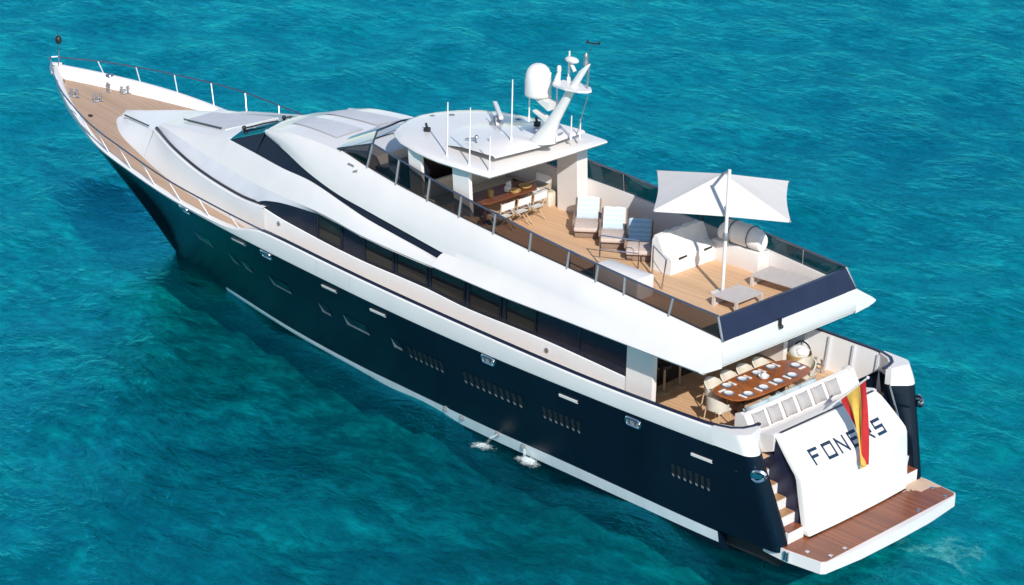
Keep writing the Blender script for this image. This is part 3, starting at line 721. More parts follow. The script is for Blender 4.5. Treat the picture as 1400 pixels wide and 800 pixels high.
# foredeck hardware
def bollard(x, y, z, rz=0.0, parent=yacht, h=0.26):
    m = MB()
    c, s_ = math.cos(rz), math.sin(rz)
    for k in (-0.11, 0.11):
        m.lathe([(0.055, 0), (0.055, 0.02), (0.038, 0.03), (0.038, h-0.04), (0.055, h-0.03), (0.055, h)], (x+c*k, y+s_*k, z), 10)
    m.box((x, y, z+0.01), (0.36, 0.14, 0.02), rz); m.tube([(x-c*0.17, y-s_*0.17, z+h*0.55), (x+c*0.17, y+s_*0.17, z+h*0.55)], 0.02)
    return m.build('bollard', M['chrome'], parent, 40)
zf = lambda x: zdeck(x)
bollard(32.35, 0.62, zf(32.4), 0.4); bollard(31.65, 0.22, zf(31.7), 1.3); bollard(32.2, -0.62, zf(32.2), -0.4); bollard(31.75, -0.95, zf(31.8), 1.3)
m = MB(); m.lathe([(0.16, 0), (0.16, 0.06), (0.10, 0.09), (0.10, 0.22), (0.15, 0.26), (0.13, 0.3)], (32.55, -0.95, zf(32.5)+0.1), 12); m.box((32.75, -1.05, zf(32.5)+0.12), (0.34, 0.22, 0.2), 0.4, bev=0.03); m.build('windlass', M['railblue'], yacht, 40)
m = MB(); m.box((31.0, -1.55, zs(31)+0.0), (0.75, 0.05, 0.05), 0.5); m.build('deck_vent', M['groove'], yacht)
m = MB(); m.box((30.75, 1.15, zf(30.7)+0.03), (0.14, 0.10, 0.06), bev=0.01); m.build('deck_fill', M['black'], yacht)

for s in (1, -1):
    for x in (17.15, 15.75):     # boarding gate cut into the bulwark
        m = MB(); q = half_y(x, zs(x))+0.024; m.loft([[(x-0.012, s*(q-0.002), zs(x)+0.06), (x-0.012, s*q, zcap(x)-0.05)], [(x+0.012, s*(q-0.002), zs(x)+0.06), (x+0.012, s*q, zcap(x)-0.05)]]); m.build('gate_seam', M['nonskid_shade'], yacht)
    m = MB(); m.tube([(17.35, s*2.10, 5.98), (17.35, s*2.12, 6.10), (17.1, s*2.14, 6.08)], 0.03); m.tube([(17.05, s*2.2, 5.95), (16.9, s*2.2, 6.02)], 0.045); m.build('wing_light', M['alu'], yacht, 40)
# ---- transom: bench, navy block, white door with lettering, stairs, platform
m = MB(); m.prism([(3.0, 0.60), (1.30, 0.62), (1.42, 2.22), (2.15, 2.88), (2.2, 2.5), (3.0, 2.5)], 2.02, -2.02, 'Y'); m.build('transom_block', M['navy_trim'], yacht)
m = MB(); m.box((3.35, 0, 1.6), (0.7, 5.3, 1.7)); m.box((2.85, 2.35, 1.55), (0.35, 0.62, 1.75)); m.box((2.85, -2.35, 1.55), (0.35, 0.62, 1.75)); m.build('transom_bulkhead', M['navy_trim'], yacht)
def slab_x(z):   # face of the transom door: upright below, raked above the knuckle
    L = [(0.72, 1.02), (2.16, 1.25), (2.28, 1.31), (3.04, 2.14)]
    for (z0, x0), (z1, x1) in zip(L[:-1], L[1:]):
        if z <= z1: return x0+(x1-x0)*(z-z0)/(z1-z0)
    return L[-1][1]
def slab_w(z): return lerp_tab([(0.72, 2.02), (2.2, 2.13), (2.6, 2.08), (3.04, 1.97)], z)
m = MB(); rows = []
for z in seg(0.74, 3.04, 22):
    e = 0.05 if z in (0.74, 3.04) else 0.0; w = slab_w(z)-e; x = slab_x(z)
    rows.append([(x+0.16, w, z), (x+0.05, w, z), (x+0.012, w-0.015, z), (x, w-0.06, z), (x-0.035, w*0.5, z), (x-0.045, 0, z), (x-0.035, -w*0.5, z), (x, -w+0.06, z), (x+0.012, -w+0.015, z), (x+0.05, -w, z), (x+0.16, -w, z)])
m.loft(rows, True, True)
door = m.build('transom_door', M['white'], yacht, 35)
# lettering: angular strokes on the door face
def slab_pt(u, v):   # u across (starboard positive), v height
    z = v; k = min(1, abs(u)/slab_w(z)); return Vector((slab_x(z)-0.045*(1-k*k)-0.012, -u, z))
GL = {'F': [[(0, 0), (0, 1), (.78, 1)], [(0, .52), (.6, .52)]], 'O': [[(0, 0), (0, 1), (.9, 1), (.9, 0), (0, 0)]],
      'N': [[(0, 0), (0, 1), (.85, 0), (.85, 1)]], 'E': [[(.8, 0), (0, 0), (0, 1), (.8, 1)], [(0, .52), (.65, .52)]],
      'R': [[(0, 0), (0, 1), (.85, 1), (.85, .48), (0, .48)], [(.4, .48), (.88, 0)]], 'S': [[(0, 0), (.85, 0), (.85, .5), (0, .5), (0, 1), (.85, 1)]]}
m = MB(); H, Wd = 0.24, 0.345; u = -1.42
for ch in 'FONERS':
    for st in GL[ch]:
        for (a0, b0), (a1, b1) in zip(st[:-1], st[1:]):
            A = Vector((u+a0*Wd, 2.37+b0*H)); B = Vector((u+a1*Wd, 2.37+b1*H)); d = (B-A); L = d.length; d.normalize(); q = Vector((-d.y, d.x))*0.026
            A -= d*0.026; B += d*0.026; n = 7; rows = []
            for k in range(n):
                c = A.lerp(B, k/(n-1)); p1 = slab_pt(*(c+q)); p2 = slab_pt(*(c-q)); rows.append([p1+Vector((0.01, 0, 0)), p1, p2, p2+Vector((0.01, 0, 0))])
            m.loft(rows, False, True)
    u += 0.497
m.build('lettering', M['letters'], door)
# stairs either side
for s in (1, -1):
    n = 6
    for k in range(n):
        z = 0.72+(k+1)*(ZC-0.72)/(n+0.0)*0.96; x0 = 1.17+k*0.285
        m = MB(); m.box((x0+0.155+0.0, s*2.30, z-0.16), (0.305, 0.60, 0.30)); st = m.build('stair_step', M['white'], yacht)
        m = MB(); m.box((x0+0.15, s*2.30, z+0.005), (0.27, 0.54, 0.022)); m.build('stair_tread', M['teaktread' if k else 'teakwet'], st)
    if s > 0: continue
    m = MB(); m.tube([(2.15, s*2.47, 3.05), (1.45, s*2.44, 1.55)], 0.022); m.build('stair_handrail', M['chrome'], yacht, 40)
# swim platform
m = MB(); poly = [(1.75, 2.78), (1.05, 2.84), (0.9, 2.82), (0.08, 2.72), (0.0, 2.62), (-0.12, 1.4), (-0.14, 0), (-0.12, -1.4), (0.0, -2.62), (0.08, -2.72), (0.9, -2.82), (1.05, -2.84), (1.75, -2.78)]
m.prism(poly, 0.38, 0.685); pf = m.build('swim_platform', M['white'], yacht, 30)
m = MB(); m.prism([(max(x+0.02, 0.03) if x < 0.5 else x, y*0.985) for x, y in poly][::1], 0.66, 0.70); m.build('platform_teak', M['teakplat'], pf)
for x, y in [(0.12, 2.3), (0.12, 1.75), (0.62, 2.55), (0.12, -1.2), (0.12, -2.35), (0.62, -2.5)]:
    m = MB(); m.lathe([(0.06, 0), (0.06, 0.012), (0.02, 0.015)], (x, y, 0.70), 10); m.build('deck_ring', M['chrome'], pf, 40)
for s in (1, -1):
    for dx in (0, 0.09):
        m = MB(); m.box((0.95+dx, s*2.86, 0.55), (0.05, 0.06, 0.24), bev=0.01); m.build('platform_hinge', M['chrome'], pf)
m = MB(); m.box((1.03, -0.0, 0.702), (0.05, 3.9, 0.012)); m.build('platform_gutter', M['saloon'], pf)
# dark block and tube standing in for the shadowed recess below the quarters
m = MB(); m.box((2.2, 0, 0.28), (1.6, 5.2, 0.5)); m.tube([(2.5, 2.3, 0.4), (2.1, 2.3, -0.4)], 0.08); m.build('shadow_recess', M['anti'], yacht)
# aft-facing bench along the transom top
prof = [(3.28, 2.45), (3.28, 3.22), (3.20, 3.27), (3.10, 3.24), (2.86, 2.84), (2.66, 2.82), (2.60, 2.95), (2.30, 3.02), (2.22, 3.0), (2.22, 2.6), (2.6, 2.45)]
m = MB(); m.prism(prof, 2.04, -2.04, 'Y'); bench = m.build('stern_bench', M['white'], yacht, 30)
for s in (1, -1):
    m = MB(); m.prism([(3.34, 2.46), (3.34, 3.26), (3.2, 3.32), (3.06, 3.29), (2.78, 2.86), (2.60, 2.55), (2.7, 2.46)], s*2.05, s*2.16, 'Y'); m.build('bench_end', M['white'], bench, 30)
m = MB(); m.box((2.19, 0, 3.03), (0.07, 3.7, 0.03)); m.build('bench_gap', M['groove'], bench)

# ---- flybridge: well, coaming, navy aft panel, glass screen
def inner_y(x): return c5(x)[1]-0.14
m = MB()
rows = [[(x, inner_y(x)*k, ZF) for k in (-1, -0.5, 0, 0.5, 1)] for x in seg(3.55, 17.4, 24)]
m.loft(rows); m.build('flybridge_sole', M['teak'], yacht)
m = MB()
for s in (1, -1):
    m.loft([[mir(c5(x), s), (x, s*(c5(x)[1]-0.02), c5(x)[2]+0.03), (x, s*(c5(x)[1]-0.14), c5(x)[2]+0.03), (x, s*inner_y(x), ZF-0.01)] for x in seg(3.5, 17.9, 44)])
# dash moulding ahead of the helm, rising to the foot of the screen
m.loft([[(17.98, c5(17.98)[1]*k, c5(17.98)[2]+0.08*(1-k*k)) for k in (1, .6, 0, -.6, -1)], [(17.3, (c5(17.3)[1]-0.1)*k, 6.36+0.05*(1-k*k)) for k in (1, .6, 0, -.6, -1)], [(16.75, (c5(16.75)[1]-0.14)*k, 6.34+0.04*(1-k*k)) for k in (1, .6, 0, -.6, -1)], [(16.7, (c5(16.7)[1]-0.14)*k, ZF) for k in (1, .6, 0, -.6, -1)]])
m.build('flybridge_coaming', M['white'], yacht, 40)
m = MB(); m.loft([[(3.47, 2.62, 5.20), (3.44, 1.3, 5.22), (3.43, 0, 5.23), (3.44, -1.3, 5.22), (3.47, -2.62, 5.20)], [(3.74, 2.47, 5.70), (3.70, 1.3, 5.71), (3.69, 0, 5.715), (3.70, -1.3, 5.71), (3.74, -2.47, 5.70)],
         [(3.84, 2.45, 5.69), (3.80, 1.3, 5.70), (3.79, 0, 5.705), (3.80, -1.3, 5.70), (3.84, -2.45, 5.69)], [(3.6, 2.5, ZF), (3.58, 1.3, ZF), (3.57, 0, ZF), (3.58, -1.3, ZF), (3.6, -2.5, ZF)]])
navy = m.build('aft_screen', M['navy_trim'], yacht, 30)
m = MB(); m.box((3.66, 0.0, 5.03), (0.10, 4.9, 0.16)); m.build('screen_kerb', M['white'], yacht)
m = MB(); m.box((3.40, 0.55, 5.17), (0.05, 0.07, 0.2)); m.ball((3.36, 0.55, 5.07), 0.06); m.build('stern_light', M['black'], yacht, 40)
LT = [(3.77, 2.5, 5.72), (5.12, 2.55, 5.80), (6.63, 2.57, 5.90), (8.54, 2.55, 6.04), (9.91, 2.53, 6.17), (11.25, 2.47, 6.30), (12.6, 2.38, 6.41), (13.92, 2.28, 6.55), (15.21, 2.15, 6.70), (16.45, 1.98, 6.80), (16.75, 1.93, 6.82), (17.3, 1.75, 6.74)]
ct = curve(LT, 0)
posts = [(3.5, 3.77), (5.2, 5.15), (6.65, 6.7), (7.6, 7.6), (8.6, 8.6), (9.95, 9.95), (11.3, 11.3), (12.65, 12.65), (13.95, 13.95), (15.3, 15.3), (16.65, 16.55)]
for s in (1, -1):
    for (a0, a1), (b0, b1) in zip(posts[:-1], posts[1:]):
        m = MB(); rows = []
        for k in range(6):
            t = k/5; xb = a0+(b0-a0)*t; xt = a1+(b1-a1)*t
            lo = Vector(mir(c5(xb), s))+Vector((0, 0, 0.03)); hi = Vector(mir(ct(xt), s)); rows.append([lo, hi])
        rows2 = [[r[0]+Vector((0, -s*0.05, 0)), r[1]+Vector((0, -s*0.03, 0))] for r in rows]
        m.loft(rows2); m.build('glass_panel', M['smoke'], yacht)
    for i, (a0, a1) in enumerate(posts):
        lo = Vector(mir(c5(a0), s)); hi = Vector(mir(ct(a1), s))
        m = MB(); m.tube([lo+Vector((0, -s*0.02, 0)), hi+Vector((0, -s*0.01, 0.01))], 0.032, 6); m.build('glass_post', M['alu'], yacht, 40)
    m = MB(); m.tube([Vector(mir(ct(x), s))+Vector((0, -s*0.02, 0.02)) for x in seg(3.77, 16.55, 34)], 0.028, 6); m.build('screen_rail', M['railblue'], yacht, 40)
    # forward triangular pane down to the tip and the raked front glass
    m = MB(); m.loft([[(16.65+1.43*q, s*(c5(16.65+1.43*q)[1]-0.04), c5(16.65+1.43*q)[2]+.02), (16.55+1.53*q, s*(1.93-0.07*q), 6.80-0.51*q)] for q in seg(0, 0.99, 8)]); m.build('glass_panel', M['smoke'], yacht)
m = MB(); m.loft([[(18.08, 1.87, 6.30), (18.45, 1.1, 6.40), (18.58, 0, 6.43), (18.45, -1.1, 6.40), (18.08, -1.87, 6.30)], [(16.6, 1.90, 6.80), (17.3, 1.1, 6.84), (17.5, 0, 6.86), (17.3, -1.1, 6.84), (16.6, -1.90, 6.80)]])
m.build('flybridge_windscreen', M['clear'], yacht, 40)
m = MB(); m.tube([(16.6, 1.90, 6.81), (17.3, 1.1, 6.85), (17.5, 0, 6.87), (17.3, -1.1, 6.85), (16.6, -1.90, 6.81)], 0.03); m.tube([(18.08, 1.87, 6.31), (16.6, 1.91, 6.81)], 0.03); m.tube([(18.08, -1.87, 6.31), (16.6, -1.91, 6.81)], 0.03); m.build('windscreen_frame', M['groove'], yacht, 40)
# helm
m = MB(); m.prism([(16.7, ZF), (16.7, 6.1), (16.3, 6.15), (15.95, 5.85), (16.05, ZF)], 1.7, 0.35, 'Y'); helm = m.build('helm_console', M['helm'], yacht, 30)
m = MB(); m.tube([(15.92+0.12*math.sin(a)*0.6, 1.0+0.22*math.cos(a), 5.98+0.2*math.sin(a)) for a in seg(0, 2*math.pi, 17)[:-1]], 0.022, 6, True); m.tube([(15.9, 0.8, 5.98), (15.9, 1.2, 5.98)], 0.015); m.build('steering_wheel', M['black'], helm, 40)
m = MB(); m.prism([(16.7, ZF), (16.7, 6.2), (16.2, 6.2), (16.2, ZF)], 0.35, -1.85, 'Y'); m.build('shade_cavity', M['saloon'], yacht)  # dark block standing in for the shaded cavity under the hard top

# ---- hard top on fins
def ring(sc, dz, z0=7.08):
    h = [(16.82, 0), (16.72, .55), (16.45, 1.15), (16.08, 1.62), (15.4, 2.0), (14.5, 2.25), (13.6, 2.36), (12.7, 2.34), (11.75, 2.26)]
    pts = [(x, y) for x, y in h]+[(11.72, 0.8), (11.70, 0), (11.72, -0.8)]+[(x, -y) for x, y in h[::-1][:-1]]
    cx = 13.9
    return [(cx+(x-cx)*sc, y*sc, z0+dz) for x, y in pts]
m = MB(); rows = [ring(0.6, 0.0), ring(0.94, -0.005), ring(0.99, 0.02), ring(1.0, 0.06), ring(0.985, 0.12), ring(0.93, 0.165), ring(0.75, 0.20), ring(0.45, 0.225), ring(0.05, 0.235)]
m.loft(rows, True, True); ht = m.build('hardtop', M['white'], yacht, 50)
def fin(x0, x1, y, th, z0, mat='white', tw=0.12):
    m = MB(); m.loft([[(x1, y-th/2, z0), (x0, y-th/2, z0), (x0, y+th/2, z0), (x1, y+th/2, z0)], [(x1+tw, y-th/2, 7.1), (x0+tw, y-th/2, 7.1), (x0+tw, y+th/2, 7.1), (x1+tw, y+th/2, 7.1)]], True, True)
    return m.build('hardtop_fin', M[mat], yacht)
fin(14.9, 14.42, 2.02, 0.10, 5.9); fin(13.15, 12.55, 2.06, 0.12, 5.8); fin(14.9, 14.42, -2.02, 0.10, 5.9); fin(13.2, 12.45, -2.12, 0.42, ZF)
# raised fairing under the mast, a thin wing with a shadow gap at the back
m = MB()
def tier(y):
    k = abs(y)/1.72
    return [(15.0-0.9*k*k, y*0.9, 7.30), (14.2-0.5*k*k, y*0.97, 7.40+0.04*(1-k)), (13.3, y, 7.47+0.05*(1-k)), (12.15-0.12*(1-k), y*1.0, 7.50+0.05*(1-k)), (12.08-0.12*(1-k), y*1.0, 7.46), (12.3, y*0.97, 7.42), (13.0, y*0.85, 7.36), (13.6, y*0.6, 7.31)]
m.loft([tier(y) for y in seg(1.72, -1.72, 15)], False, False)
m.build('mast_fairing', M['white'], ht, 50)
m = MB(); m.box((13.35, 0, 7.36), (1.2, 2.1, 0.2), bev=0.05); m.build('fairing_core', M['white'], ht, 40)
# mast: raked aft, with dome arm, spreader plate and top
m = MB(); rows = []
for t, x, z, lx, ly in [(0, 12.10, 7.50, 1.05, 0.46), (0.06, 12.03, 7.66, 0.86, 0.38), (0.25, 11.73, 8.15, 0.58, 0.27), (0.6, 11.28, 8.85, 0.44, 0.21), (0.8, 11.02, 9.28, 0.40, 0.19), (0.98, 10.62, 9.88, 0.36, 0.18), (1, 10.58, 9.93, 0.30, 0.15)]:
    rows.append([(x+lx/2*math.cos(a)*(1 if True else 0), ly/2*math.sin(a), z-0.12*math.cos(a)) for a in seg(0, 2*math.pi, 15)[:-1]])
m.loft(rows, True, True); mast = m.build('mast', M['white'], ht, 50)
m = MB(); m.loft([[(11.75, 0.14, 8.50), (11.75, -0.14, 8.50), (11.7, -0.14, 8.72), (11.7, 0.14, 8.72)], [(12.25, 0.13, 8.72), (12.25, -0.13, 8.72), (12.25, -0.13, 8.80), (12.25, 0.13, 8.80)], [(12.55, 0.10, 8.78), (12.55, -0.10, 8.78), (12.55, -0.10, 8.82), (12.55, 0.10, 8.82)]], True, True); m.build('dome_arm', M['white'], mast)
m = MB(); m.lathe([(0.28, 8.77), (0.335, 8.79), (0.355, 8.86), (0.36, 9.05), (0.358, 9.24), (0.335, 9.39), (0.28, 9.52), (0.19, 9.61), (0.09, 9.65), (0.01, 9.655)], (12.25, 0, 0), 24); m.build('satellite_dome', M['white'], mast, 60)
m = MB(); m.loft([[(11.75, 0.10, 8.12), (11.75, -0.10, 8.12), (11.7, -0.1, 8.24), (11.7, 0.1, 8.24)], [(12.35, 0.08, 8.34), (12.35, -0.08, 8.34), (12.35, -0.08, 8.38), (12.35, 0.08, 8.38)]], True, True); m.build('mast_bracket', M['white'], mast)
m = MB(); m.prism([(11.55, 0.2), (11.45, 0.28), (11.0, 0.33), (10.6, 0.24), (10.42, 0.08), (10.42, -0.08), (10.6, -0.24), (11.0, -0.33), (11.45, -0.28), (11.55, -0.2)], 9.27, 9.33); m.build('spreader', M['white'], mast)
m = MB(); m.tube([(11.5, 0.1, 9.3), (11.42, 0.1, 9.62)], [0.10, 0.05]); m.lathe([(0.05, 0), (0.06, 0.03), (0.06, 0.14), (0.04, 0.18)], (11.42, 0.1, 9.62), 10); m.build('navigation_light', M['white'], mast, 40)
m = MB(); m.lathe([(0.07, 0), (0.07, 0.10), (0.05, 0.16), (0.06, 0.2), (0.06, 0.28), (0.02, 0.34)], (10.58, 0, 9.96), 10); m.build('masthead_light', M['alu'], mast, 40)
m = MB(); m.tube([(11.0, -0.05, 9.7), (11.12, -0.05, 9.86)], 0.05); m.ball((11.12, -0.05, 9.98), (0.24, 0.12, 0.09)); m.build('radar_scanner', M['white'], mast, 50)
m = MB(); m.tube([(10.6, -0.1, 9.3), (10.55, -0.08, 9.9)], 0.025); m.build('mast_strut', M['alu'], mast, 40)
m = MB(); m.tube([(10.52, 0, 10.2), (10.45, -0.1, 10.55)], 0.008, 4); m.tube([(10.65, -0.05, 10.55), (10.25, -0.15, 10.57)], 0.02, 5); m.ball((10.28, -0.14, 10.6), 0.035); m.ball((10.6, -0.06, 10.6), 0.03); m.build('wind_sensor', M['black'], mast, 40)
m = MB(); m.tube([(10.6, -0.2, 9.27), (11.65, -0.85, 7.52)], 0.012, 4); m.build('flag_halyard', M['alu'], mast, 40)
def whip(x, y, z0, z1, r=0.020, par=None, name='whip_antenna', mat='white'):
    m = MB(); m.lathe([(r*1.7, z0-0.02), (r*1.7, z0+0.12), (r, z0+0.14), (r, z1-0.3), (r*0.75, z1)], (x, y, 0), 8); return m.build(name, M[mat], par or ht, 40)
whip(13.53, 2.05, 7.22, 8.72); whip(12.62, 2.12, 7.20, 8.8); whip(11.9, 2.1, 7.2, 8.22, 0.02); whip(12.75, 0.45, 7.50, 9.2)
whip(11.35, -0.2, 9.33, 10.15, 0.03, mast); whip(11.95, -0.15, 8.7, 9.45, 0.025, mast); whip(11.8, -0.25, 8.6, 9.1, 0.025, mast); whip(12.6, -0.05, 8.0, 8.8, 0.02, mast); whip(11.85, -0.9, 7.5, 8.15, 0.02); whip(12.05, -0.55, 7.5, 8.1, 0.02); whip(11.8, -1.2, 7.45, 8.0, 0.02)
m = MB(); m.lathe([(0.22, 0), (0.2, 0.12), (0.12, 0.2), (0.10, 0.3)], (14.35, -0.6, 7.3), 12); m.build('radar_pedestal', M['alu'], ht, 40)
m = MB(); m.box((14.55, -0.85, 7.68), (1.45, 0.13, 0.11), R(-38), bev=0.04); m.build('radar_bar', M['white'], ht, 40)
for x, y, z in [(15.35, 1.05, 7.27), (13.2, -1.0, 7.52)]:
    m = MB(); m.box((x, y, z+0.06), (0.16, 0.14, 0.14), 0.4, bev=0.02); m.tube([(x, y, z+0.1), (x+0.06, y, z+0.24)], 0.035); m.build('searchlight', M['black'], ht, 40)
for x, y, z in [(16.0, -0.5, 7.26), (15.5, -1.4, 7.22), (16.35, -0.1, 7.23), (14.5, -1.6, 7.26)]:
    m = MB(); m.lathe([(0.09, 0), (0.09, 0.03), (0.03, 0.05)], (x, y, z), 10); m.build('deck_light', M['alu'], ht, 40)
m = MB(); m.tube([(13.3, 1.2, 7.47), (13.35, 1.2, 7.60), (13.7, 1.2, 7.50)], 0.03); m.ball((13.35, 1.15, 7.62), 0.06); m.tube([(13.1, 0.9, 7.47), (13.1, 0.9, 7.68)], 0.025); m.build('horn', M['chrome'], ht, 40)
m = MB(); m.tube([(12.2, -0.9, 7.52), (12.15, -0.9, 7.6), (12.1, -0.3, 7.6), (12.15, -0.3, 7.52)], 0.02); m.build('grab_rail', M['chrome'], ht, 40)

# stairwell rails on the flybridge
for P in ([(9.45, 0.45, ZF), (9.45, 0.45, 5.75), (8.55, -0.05, 5.72), (8.55, -0.05, ZF)], [(7.15, 0.62, ZF), (7.1, 0.55, 5.75), (8.0, 0.02, 5.75), (8.0, 0.02, ZF)], [(9.3, 1.75, ZF), (9.3, 1.75, 5.7), (8.3, 1.9, 5.65), (8.3, 1.9, ZF)]):
    m = MB(); m.tube(P, 0.022); A, B = Vector(P[0]), Vector(P[3]); m.tube([A+Vector((0, 0, .42)), B+Vector((0, 0, .42))], 0.016); m.build('stair_rail', M['chrome'], yacht, 40)
m = MB(); m.box((7.75, 1.42, 5.25), (1.55, 0.62, 0.60), 0.0, bev=0.06); m.build('companionway_hatch', M['white'], yacht, 40)
m = MB(); m.box((8.9, 1.05, ZF+0.012), (1.0, 1.0, 0.02)); m.build('stairwell', M['saloon'], yacht)
# starboard locker under the covered raft, low seats and settees under the hard top
m = MB(); m.box((7.0, -2.28, 5.22), (1.6, 0.46, 0.56), bev=0.03); m.build('side_locker', M['white'], yacht, 40)
m = MB(); m.box((15.0, -0.4, 5.15), (0.7, 3.2, 0.42), bev=0.05); m.box((15.38, -0.4, 5.55), (0.14, 3.2, 0.55), bev=0.05); m.box((14.2, -1.95, 5.15), (1.6, 0.35, 0.42), bev=0.05); m.build('settee', M['cream'], yacht, 40)

# ================================================================ LOOSE THINGS ON THE FLYBRIDGE
AFTDIR = math.atan2(-0.76, 0.65)          # loungers: from foot to head
def lounger(label, x, y, towel_mat, towel_label):
    t = thing('sun_lounger', label, 'sun lounger', (x, y, ZF), AFTDIR, 'woven loungers facing inboard on the upper deck')
    m = MB(); m.box((0.78, 0, 0.12), (0.86, 0.62, 0.22), bev=0.03); m.build('base', M['rattan'], t, 40)
    m = MB(); m.box((0.70, 0, 0.28), (0.98, 0.68, 0.13), bev=0.05); m.build('seat_cushion', M['taupe'], t, 40)
    m = MB(); m.box((1.43, 0, 0.44), (0.10, 0.70, 0.70), ry=R(47), bev=0.03); m.build('backrest', M['rattan'], t, 40)
    m = MB(); m.box((1.38, 0, 0.50), (0.10, 0.64, 0.66), ry=R(47), bev=0.045); m.build('back_cushion', M['taupe'], t, 40)
    for s in (1, -1):
        m = MB(); m.box((0.92, s*0.36, 0.33), (0.66, 0.07, 0.22), bev=0.03); m.build('armrest', M['rattan'], t, 40)
    w = MB()
    rows = []
    c, s_ = math.cos(AFTDIR), math.sin(AFTDIR)
    q = [(0.98, 0.355), (1.07, 0.375), (1.2, 0.455), (1.36, 0.60), (1.55, 0.775)]
    for k, (a, b) in enumerate(q):
        rows.append([(a+0.004*math.sin(3*k+j), -0.29+0.58*j/6, b+0.01*math.sin(2.1*j+k)) for j in range(7)])
    rows2 = [[(p[0]+0.012, p[1], p[2]-0.02) for p in r] for r in rows]
    w.loft(rows); w.loft(rows2); w.loft([rows[0], rows2[0]]); w.loft([rows[-1], rows2[-1]])
    o = w.build('towel', towel_mat, None, 60); o.location = (x, y, ZF); o.rotation_euler = (0, 0, AFTDIR)
    tag(o, towel_label, 'towel', 'towels on the lounger backs')
lounger('woven sun lounger in full sun beside the white post, farthest from the parasol', 10.79, -0.45, M['towel_pale'], 'pale towel on the sunlit lounger beside the white post')
lounger('woven sun lounger with half its back in parasol shade, middle of three', 9.75, -0.36, M['towel_pale'], 'blue and white towel half in shade on the middle lounger')
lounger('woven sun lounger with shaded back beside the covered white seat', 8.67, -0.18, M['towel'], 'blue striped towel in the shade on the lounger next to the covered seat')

# parasol: pole in front, canopy hung behind from a short arm
t = thing('parasol', 'large off white square parasol on a white pole over the upper deck', 'parasol', (5.92, -0.30, ZF))
aw = Vector((0.695, -0.718, 0)); base = Vector((0, 0, 0))
m = MB(); m.tube([(0, 0, 0), (0, 0, 3.30)], [0.05, 0.045], 10); m.build('pole', M['white'], t, 40)
m = MB(); m.box((0, 0, 0.03), (0.45, 0.45, 0.06), bev=0.02); m.build('base_plate', M['white'], t, 40)
apex = aw*1.62+Vector((0, 0, 2.66))
m = MB(); m.tube([(0, 0, 3.25), apex+Vector((0, 0, 0.0))], 0.035, 8); m.tube([(0, 0, 1.9), aw*0.35+Vector((0, 0, 2.25))], 0.02, 6); m.build('arm', M['alu'], t, 40)
m = MB(); m.lathe([(0.07, -0.1), (0.09, 0), (0.06, 0.1)], (0, 0, 1.55), 10); m.build('crank_hub', M['alu'], t, 40)
ctr = Vector((1.13, -1.16, 2.08)); cn = [Vector((1.57, 0.98, 2.06)), Vector((3.52, -1.37, 2.10)), Vector((0.67, -3.29, 2.10)), Vector((-1.25, -0.96, 2.06))]
m = MB(); n = 9
for k in range(4):
    A, B = cn[k], cn[(k+1) % 4]; rows = []
    for i in range(n):
        f = i/(n-1); row = []
        for j in range(n):
            e = A.lerp(B, j/(n-1)); edge = 4*(j/(n-1))*(1-j/(n-1))
            p = apex.lerp(e, f); p.z -= 0.05*f*(1-f)*edge
            e2 = (ctr-e); e2.z = 0; p += e2.normalized()*0.07*edge*f*f; row.append(p)
        rows.append(row)
    m.loft(rows)
    m.loft([[p for p in rows[-1]], [p+Vector((0, 0, -0.045)) for p in rows[-1]]])
can = m.build('canopy', M['parasol'], t, 25)
for k in range(4):
    m = MB(); m.tube([apex+Vector((0, 0, -0.05)), cn[k]+Vector((0, 0, -0.04))], 0.018, 5); m.build('rib', M['alu'], t, 40)
    m = MB(); m.ball(cn[k]+Vector((0, 0, -0.02)), 0.03); m.build('rib_tip', M['alu'], t, 40)

# low tables
def low_table(label, pts, name='coffee_table'):
    c = sum((Vector(p) for p in pts), Vector((0, 0)))/4; u = (Vector(pts[1])-Vector(pts[0])); rz = math.atan2(u.y, u.x)-R(-90)
    a = (Vector(pts[1])-Vector(pts[0])).length; b = (Vector(pts[2])-Vector(pts[1])).length
    t = thing(name, label, 'low table', (c.x, c.y, ZF), rz, 'low slatted tables by the aft screen')
    m = MB()
    for k in range(9):
        m.box((-b/2+b*(k+0.5)/9, 0, 0.285), (b/9-0.006, a, 0.035))
    m.build('table_top', M['tablegrey'], t)
    for sx in (1, -1):
        for sy in (1, -1):
            m = MB(); m.box((sx*(b/2-0.035), sy*(a/2-0.035), 0.134), (0.07, 0.07, 0.268)); m.build('leg', M['tablegrey'], t)
        m = MB(); m.box((sx*(b/2-0.035), 0, 0.035), (0.06, a-0.14, 0.06)); m.build('stretcher', M['tablegrey'], t)
    return t
low_table('pale slatted low table at the foot of the parasol pole', [(5.59, .47), (5.6, -.58), (4.82, -.52), (4.81, .57)])
low_table('pale slatted low table on the far side by the starboard glass', [(5.84, -1.42), (5.9, -2.3), (4.53, -2.2), (4.42, -1.13)])

